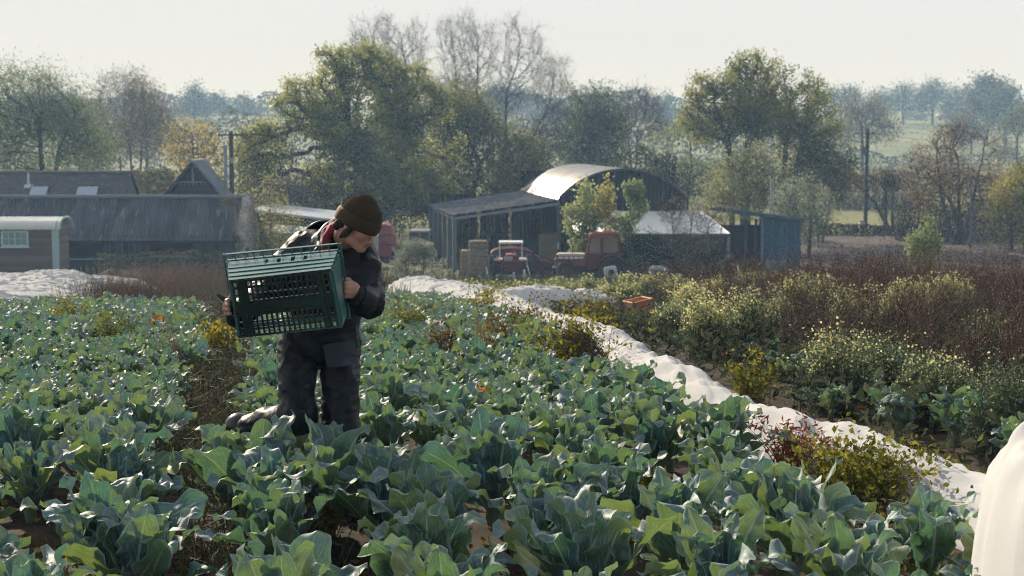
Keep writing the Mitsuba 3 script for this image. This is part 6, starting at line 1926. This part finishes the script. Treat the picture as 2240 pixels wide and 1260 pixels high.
for s in (-1, 1):
    e = trimesh.creation.icosphere(2, .0098 * HS)
    c = hd(s * .031, .081, .003)
    col = np.tile([(.55, .52, .48)], (len(e.vertices), 1))
    col[(e.vertices @ hf) > .0068 * HS] = (.05, .035, .025)
    put('eye', M().add(np.asarray(e.vertices) + c, e.faces, col), 'vc_gloss', W, smooth=True, amt=0)

# hat: knitted crown and turned-up band
Fh = Field([hd(-.12, -.14, -.02), hd(.12, .14, .2), hd(0, 0, .18)], .04, .005)
Fh.hell(hd(0, -.012, .040), (.080, .101, .092), HR, .02)
Fh.hell(hd(0, -.022, .122), (.03, .035, .022), HR, .03)
Fh.hell(hd(0, .03, -.085), (.12, .12, .062), HR, .012, cut=True)
Fh.hell(hd(0, .03, -.1), (.2, .2, .075), HR, .012, cut=True)
v, f = Fh.mesh(4)
l = (v - J['head']) @ HR / HS
az = np.arctan2(l[:, 0], l[:, 1])
rib = np.sin(az * 46)[:, None] * .0012
nrm = trimesh.Trimesh(v, f, process=False).vertex_normals
put('hat', (v + nrm * rib, f, np.tile([(.060, .043, .026)], (len(v), 1))), 'wool', W, smooth=True, label='brown knitted hat', amt=.3, freq=60)
ring, m = [], M()
nb = 90
for i in range(nb):
    a = 2 * np.pi * i / nb
    rr = np.array([math.sin(a) * .084, math.cos(a) * .104 - .012])
    k = 1 + .012 * math.sin(i * np.pi)
    for (o, z) in ((-.006, -.012), (.006, -.014), (.011, .004), (.011, .034), (.006, .047), (-.004, .048)):
        sc = 1 + o / .09 * k
        tiltz = .012 * math.cos(a)
        ring.append(hd(rr[0] * sc, rr[1] * sc, z + .004 + tiltz))
ring = np.array(ring)
i, j = np.meshgrid(np.arange(nb), np.arange(6), indexing='ij')
q = np.stack([i * 6 + j, i * 6 + (j + 1) % 6, ((i + 1) % nb) * 6 + (j + 1) % 6, ((i + 1) % nb) * 6 + j], -1).reshape(-1, 4)
put('hat_band', (ring, quads(q)[:, ::-1], np.tile([(.052, .038, .024)], (len(ring), 1))), 'wool', W, smooth=True, label='turned-up band of the hat', amt=.3, freq=60)
# short fuzz that catches the sun round the hat
rng = np.random.default_rng(610)
n = trimesh.Trimesh(v, f, process=False)
p, fi = trimesh.sample.sample_surface(n, 5000, seed=5)
nn = n.face_normals[fi] + rng.normal(0, .5, p.shape)
m = M()
o = np.ones(len(p))
sticks(m, np.asarray(p), np.asarray(p) + nn * .005, .0005 * o, .0002 * o, 3, (.10, .075, .045))
put('hat_fuzz', m, 'vc', W, amt=0)
# hair under the hat
Fr = Field([hd(-.09, -.1, -.1), hd(.09, .06, .03)], .04, .005)
for s in (-1, 1):
    Fr.chain([hd(s * .074, .012, .0), hd(s * .068, .0, -.045), hd(s * .058, -.02, -.075)], [.011, .012, .009], .01)
    Fr.chain([hd(s * .066, -.045, .0), hd(s * .05, -.07, -.05)], [.019, .016], .02)
Fr.hell(hd(0, -.075, -.025), (.055, .025, .045), HR, .02)
Fr.crease(.006, 40, 4, (1, 1, .4))
v, f = Fr.mesh(2)
put('hair', (v, f, np.tile([(.030, .020, .014)], (len(v), 1))), 'vc', W, smooth=True, label='short dark hair below the hat', amt=.4, freq=60)

# sweater collar and inner layers
Fs = Field([P(690, 470, 6.5), P(830, 640, 6.1)], .05, .006)
Fs.chain([P(737, 494, 6.40), P(722, 512, 6.33), P(716, 542, 6.28), P(724, 575, 6.24), P(752, 592, 6.22), P(790, 585, 6.24)], [.026, .03, .032, .03, .03, .03], .02)
Fs.chain([P(737, 494, 6.40), P(765, 510, 6.43), P(790, 540, 6.38), P(795, 580, 6.27)], [.024, .024, .026, .028], .02)
Fs.chain([P(752, 545, 6.36), P(752, 590, 6.30), P(745, 640, 6.32)], [.075, .085, .09], .03)
Fs.crease(.006, 16, 31)
v, f = Fs.mesh(3)
put('scarf', (v, f, np.tile([(.014, .012, .014)], (len(v), 1))), 'wool', W, smooth=True, label='black scarf inside the collar', amt=.35, freq=14)
put('hood_lining', M().tube([P(738, 488, 6.40), P(724, 500, 6.31), P(713, 522, 6.25), P(711, 545, 6.225), P(716, 562, 6.21)], [.012, .017, .018, .016, .008], 10, (.13, .020, .034)), 'wool', W, smooth=True, label='burgundy hood edge showing at the collar', amt=.3)

# waterproof jacket
NAVY = (.005, .0085, .0145)
Fj = Field([P(560, 480, 6.7), P(850, 800, 5.95), P(480, 700, 6.1)], .09, .0065)
Fj.chain([P(704, 735, 6.48), J['belly'], J['chest'], P(733, 565, 6.42)], [.140, .135, .14, .115], .06)
Fj.cap(P(668, 560, 6.47), P(778, 575, 6.43), .085, .07, .06)
Fj.chain([J['shR'], P(625, 600, 6.45), J['elR'], J['wrR']], [.085, .08, .072, .048], .05)
Fj.chain([J['shL'], P(796, 616, 6.32), J['elL']], [.078, .066, .060], .05)
Fj.chain([J['elL'], P(794, 655, 6.16), P(779, 648, 6.12)], [.058, .050, .040], .03)
Fj.cap(P(690, 738, 6.46), P(738, 742, 6.44), .10, .085, .04)
# open standing collar and its front flap
Fj.chain([P(702, 528, 6.36), P(716, 500, 6.42), P(740, 488, 6.47), P(772, 505, 6.47), P(803, 540, 6.36), P(819, 577, 6.27), P(806, 604, 6.22)], [.022, .02, .018, .02, .022, .02, .022], .012)
Fj.chain([P(702, 528, 6.36), P(704, 560, 6.28), P(716, 600, 6.24)], [.024, .03, .04], .03)
Fj.chain([P(800, 545, 6.30), P(812, 580, 6.24), P(795, 612, 6.22), P(770, 630, 6.24)], [.02, .032, .045, .06], .02)
Fj.cap(P(742, 600, 6.26), P(770, 610, 6.24), .06, .06, .04)
Fj.crease(.016, 6.5, 21, (1.3, 1, .9))
Fj.crease(.007, 11, 25, (.7, 1, 1.3))
for a in ((748, 540, 6.20), (764, 562, 6.17)):
    Fj.ell(P(*a), (.036, .08, .042), np.eye(3), .02, cut=True)
v, f = Fj.mesh(2)
put('jacket', (v, f, np.tile([NAVY], (len(v), 1))), 'oilskin', W, smooth=True, label='dark navy waterproof jacket', amt=.25, freq=8)
# cuffs
for a, b in ((P(784, 650, 6.115), P(772, 643, 6.10)), (P(528, 692, 6.17), P(517, 684, 6.15))):
    put('cuff', M().tube([a, (a + b) / 2, b], [.046, .043, .038], 14, (.014, .015, .018)), 'vc', W, smooth=True)
# hood lying open on the shoulders
m = M()
c0 = P(704, 501, 6.47)
ax_, ay_ = P(738, 488, 6.45) - P(668, 499, 6.47), np.array([0, -.02, 1.0])
ax_ /= 2
V = []
nu_, nv_ = 40, 12
for i in range(nu_):
    a = 2 * np.pi * i / nu_
    for j in range(nv_):
        t = j / (nv_ - 1)
        k = math.sqrt(max(0, 1 - t ** 2.2)) if t > 0 else 1
        almond = math.sin(a) * (.034 if math.sin(a) > 0 else .030) * (abs(math.sin(a)) ** .35)
        V.append(c0 + ax_ * math.cos(a) * (k * .98 + .02) + ay_ * (almond * (k * .9 + .1) * (1 + .8 * t) - .03 * t) + np.array([.02 * t, .13 * t, 0]))
V = np.array(V)
i, j = np.meshgrid(np.arange(nu_), np.arange(nv_ - 1), indexing='ij')
q = np.stack([i * nv_ + j, ((i + 1) % nu_) * nv_ + j, ((i + 1) % nu_) * nv_ + j + 1, i * nv_ + j + 1], -1).reshape(-1, 4)
hk = put('hood', (V, quads(q), np.tile([(.005, .007, .011)], (len(V), 1))), 'oilskin', W, smooth=True, label='open hood lying back on the shoulders')
rimp = np.vstack([V[::nv_], V[:1], V[nv_:nv_ + 1]])
put('hem', M().tube(rimp, .0045, 6, (.11, .12, .13)), 'vc_gloss', hk, smooth=True)

# over-trousers
Ft = Field([P(600, 700, 6.6), P(800, 1000, 6.1), J['ankL'], J['ankR'], P(470, 950, 6.4)], .09, .0068)
Ft.cap(J['hipR'] + [0, 0, .03], J['hipL'] + [0, 0, .03], .088, .088, .05)
Ft.chain([J['hipR'] + [-.015, 0, 0], P(650, 815, 6.38), J['kneeR']], [.086, .074, .070], .02)
Ft.chain([J['kneeR'], P(588, 925, 6.46), J['ankR']], [.070, .062, .056], .03)
Ft.chain([J['hipL'] + [.012, 0, 0], P(744, 830, 6.40), J['kneeL'], P(748, 1040, 6.42), J['ankL'] + [0, 0, .03]], [.086, .074, .072, .070, .068], .02)
Ft.crease(.011, 8, 41, (1.3, 1, .9))
Ft.crease(.006, 12, 44, (.6, .8, 1.5))
v, f = Ft.mesh(2)
put('trousers', (v, f, np.tile([(.005, .007, .011)], (len(v), 1))), 'oilskin', W, smooth=True, label='dark waterproof over-trousers', amt=.25, freq=8)
# loose jacket flap at the hip; its lit sheen is painted as paler colour
uu, vv = np.meshgrid(np.linspace(0, 1, 16), np.linspace(0, 1, 14), indexing='ij')
c = [P(706, 754, 6.30), P(776, 742, 6.34), P(716, 804, 6.26), P(779, 797, 6.31)]
q = (c[0] * ((1 - uu) * (1 - vv))[..., None] + c[1] * (uu * (1 - vv))[..., None] + c[2] * ((1 - uu) * vv)[..., None] + c[3] * (uu * vv)[..., None])
q[..., 1] += -.018 * np.sin(uu * np.pi) + (meshkit.fbm(q * 30, 2, 6) - .5) * .03
q = q.reshape(-1, 3)
ff = gridfaces(16, 14)
put('jacket_flap', (np.vstack([q, q + [0, .004, 0]]), np.vstack([ff, ff[:, ::-1] + len(q)]), np.tile([(.030, .038, .048)], (2 * len(q), 1))), 'oilskin', W, smooth=True, label='jacket flap at the hip, its lit sheen put into a paler blue-grey')
# boots
for a, b in (('ankR', 'toeR'), ('ankL', 'toeL')):
    Fb = Field([J[a], J[b]], .12, .008)
    Fb.cap(J[a] + [0, 0, .03], J[a], .06, .055, .03)
    Fb.chain([J[a] - [0, 0, .03], J[b]], [.052, .042], .03)
    v, f = Fb.mesh(2)
    put('boot', (v, f, np.tile([(.016, .017, .018)], (len(v), 1))), 'vc_gloss', W, smooth=True)
scene['wool'] = {'type': 'twosided', 'bsdf': {'type': 'principled', 'base_color': VC, 'roughness': .9, 'specular': .2, 'sheen': 1.0, 'sheen_tint': .5}}
scene['oilskin'] = {'type': 'twosided', 'bsdf': {'type': 'principled', 'base_color': VC, 'roughness': .46, 'specular': .28}}

# crate: base turned to the camera, open top away; corners base (0) and rim (1)
CR = thing('vegetable_crate', 'dark green slotted plastic crate held on its side by the worker', 'crate')
cb = [P(500, 613, 5.80), P(723, 588, 5.76), P(520, 740, 5.90), P(749, 716, 5.86)]           # base: top left, top right, bottom left, bottom right
cr = [P(498, 569, 6.08), P(739, 546, 6.05), P(521, 716, 6.18), P(758, 692, 6.15)]           # rim


def CP(a, b, c):
    """a: 0 left..1 right, b: 0 bottom..1 top, c: 0 base..1 rim."""
    lo = (cb[2] * (1 - a) + cb[3] * a) * (1 - b) + (cb[0] * (1 - a) + cb[1] * a) * b
    hi = (cr[2] * (1 - a) + cr[3] * a) * (1 - b) + (cr[0] * (1 - a) + cr[1] * a) * b
    return lo * (1 - c) + hi * c


def cell(m, a0, a1, b0, b1, c0, c1, col):
    v = [CP(a, b, c) for a in (a0, a1) for b in (b0, b1) for c in (c0, c1)]
    m.add(v, quads([[0, 1, 3, 2], [4, 6, 7, 5], [0, 4, 5, 1], [2, 3, 7, 6], [0, 2, 6, 4], [1, 5, 7, 3]]), col)


TEAL, TEAL_SHADED = (.036, .118, .114), (.006, .022, .020)  # one plastic in two tones: the base has its shade painted in
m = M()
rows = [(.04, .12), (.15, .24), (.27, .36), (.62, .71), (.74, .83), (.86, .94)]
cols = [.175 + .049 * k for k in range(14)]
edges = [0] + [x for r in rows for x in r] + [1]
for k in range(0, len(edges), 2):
    cell(m, 0, 1, edges[k], edges[k + 1], 0, .035, TEAL_SHADED)
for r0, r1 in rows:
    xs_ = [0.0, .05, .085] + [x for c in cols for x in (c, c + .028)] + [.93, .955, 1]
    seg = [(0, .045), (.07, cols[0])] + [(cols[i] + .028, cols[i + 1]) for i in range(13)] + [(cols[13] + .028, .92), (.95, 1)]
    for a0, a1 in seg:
        cell(m, a0, a1, r0, r1, .004, .031, TEAL_SHADED)
put('base', m, 'plastic', CR, label='slotted base facing the viewer, shade put into its darker colour', amt=.1)
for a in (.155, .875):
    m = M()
    cell(m, a - .012, a + .012, .02, .98, -.025, .0, TEAL_SHADED)
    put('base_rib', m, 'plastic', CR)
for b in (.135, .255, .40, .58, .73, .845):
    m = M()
    cell(m, .17, .86, b - .006, b + .006, -.018, -.001, TEAL_SHADED)
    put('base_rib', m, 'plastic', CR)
# four walls; the top one with three ribs and four square holes under the rim
m = M()
hs = [(.345, .375), (.455, .49), (.585, .62), (.70, .735)]
cell(m, 0, 1, .965, 1, .0, .62, TEAL)
cell(m, 0, 1, .965, 1, .84, 1, TEAL)
prev = 0
for h0, h1 in hs + [(1, 1)]:
    cell(m, prev, h0, .966, .999, .62, .84, TEAL)
    prev = h1
put('wall', m, 'plastic', CR, label='top wall catching the sky light', amt=.1)
for c in (.16, .36, .56):
    m = M()
    cell(m, .0, 1, 1, 1.014, c - .02, c + .02, TEAL)
    put('wall_rib', m, 'plastic', CR)
for side in ('bottom', 'left', 'right'):
    m = M()
    for r0, r1 in ((0, .14), (.26, .38), (.50, .62), (.74, 1)):
        if side == 'bottom':
            cell(m, 0, 1, 0, .035, r0, r1, TEAL)
        elif side == 'left':
            cell(m, 0, .025, .036, .964, r0, r1, TEAL)
        else:
            cell(m, .975, 1, .036, .964, r0, r1, TEAL)
    for k in range(15):
        t0 = .036 + (.928) * k / 15
        for r0, r1 in ((.14, .26), (.38, .50), (.62, .74)):
            if side == 'bottom':
                cell(m, t0, t0 + .03, 0.002, .033, r0, r1, TEAL)
            elif side == 'left':
                cell(m, .001, .024, t0, t0 + .03, r0, r1, TEAL)
            else:
                cell(m, .976, .999, t0, t0 + .03, r0, r1, TEAL)
    if side == 'right':
        cell(m, 1.0, 1.012, .05, .95, .05, .95, TEAL)
    put('wall', m, 'plastic', CR, amt=.1)
m = M()
for b0, b1 in ((1.0, 1.012), (1.085, 1.10)):
    cell(m, -.01, 1.01, b0, b1, .94, 1.0, TEAL)
for k in range(13):
    a = -.01 + 1.02 * k / 12
    cell(m, a - .004, a + .004, 1.012, 1.085, .95, .99, TEAL)
for a0, a1 in ((-.035, -.022), (1.022, 1.04)):
    cell(m, a0, a1, -.02, 1.10, .94, 1.0, TEAL)
    for k in range(9):
        b = .02 + .96 * k / 8
        cell(m, min(a0, 0), max(a1, 1) if a0 > 0 else 0.0, b - .006, b + .006, .95, .99, TEAL) if a0 < 0 else cell(m, 1, a1, b - .006, b + .006, .95, .99, TEAL)
cell(m, -.035, 1.04, -.03, -.01, .94, 1.0, TEAL)
put('rim', m, 'plastic', CR, label='open lattice rim flange', amt=.1)
scene['plastic'] = {'type': 'twosided', 'bsdf': {'type': 'principled', 'base_color': VC, 'roughness': .24, 'specular': .65, 'clearcoat': .8, 'clearcoat_gloss': .7}}

KN = thing('tool_handle', 'short dark tool held in the hand at the left end of the crate', 'hand tool')
put('handle', M().tube([P(504, 668, 6.09), P(492, 656, 6.10), P(478, 645, 6.12)], [.010, .010, .008], 8, (.03, .028, .026)), 'vc', KN, smooth=True)
# ---------------------------------------------------------------- the air between here and the hill
scene['haze'] = {'type': 'cube', 'to_world': T().translate([0, 395, 12]).scale([650, 715, 20]), 'bsdf': {'type': 'null'}, 'interior': {'type': 'ref', 'id': 'haze_air'}}
tag('haze', 'thin blue morning haze over the valley', None, None, 'stuff')
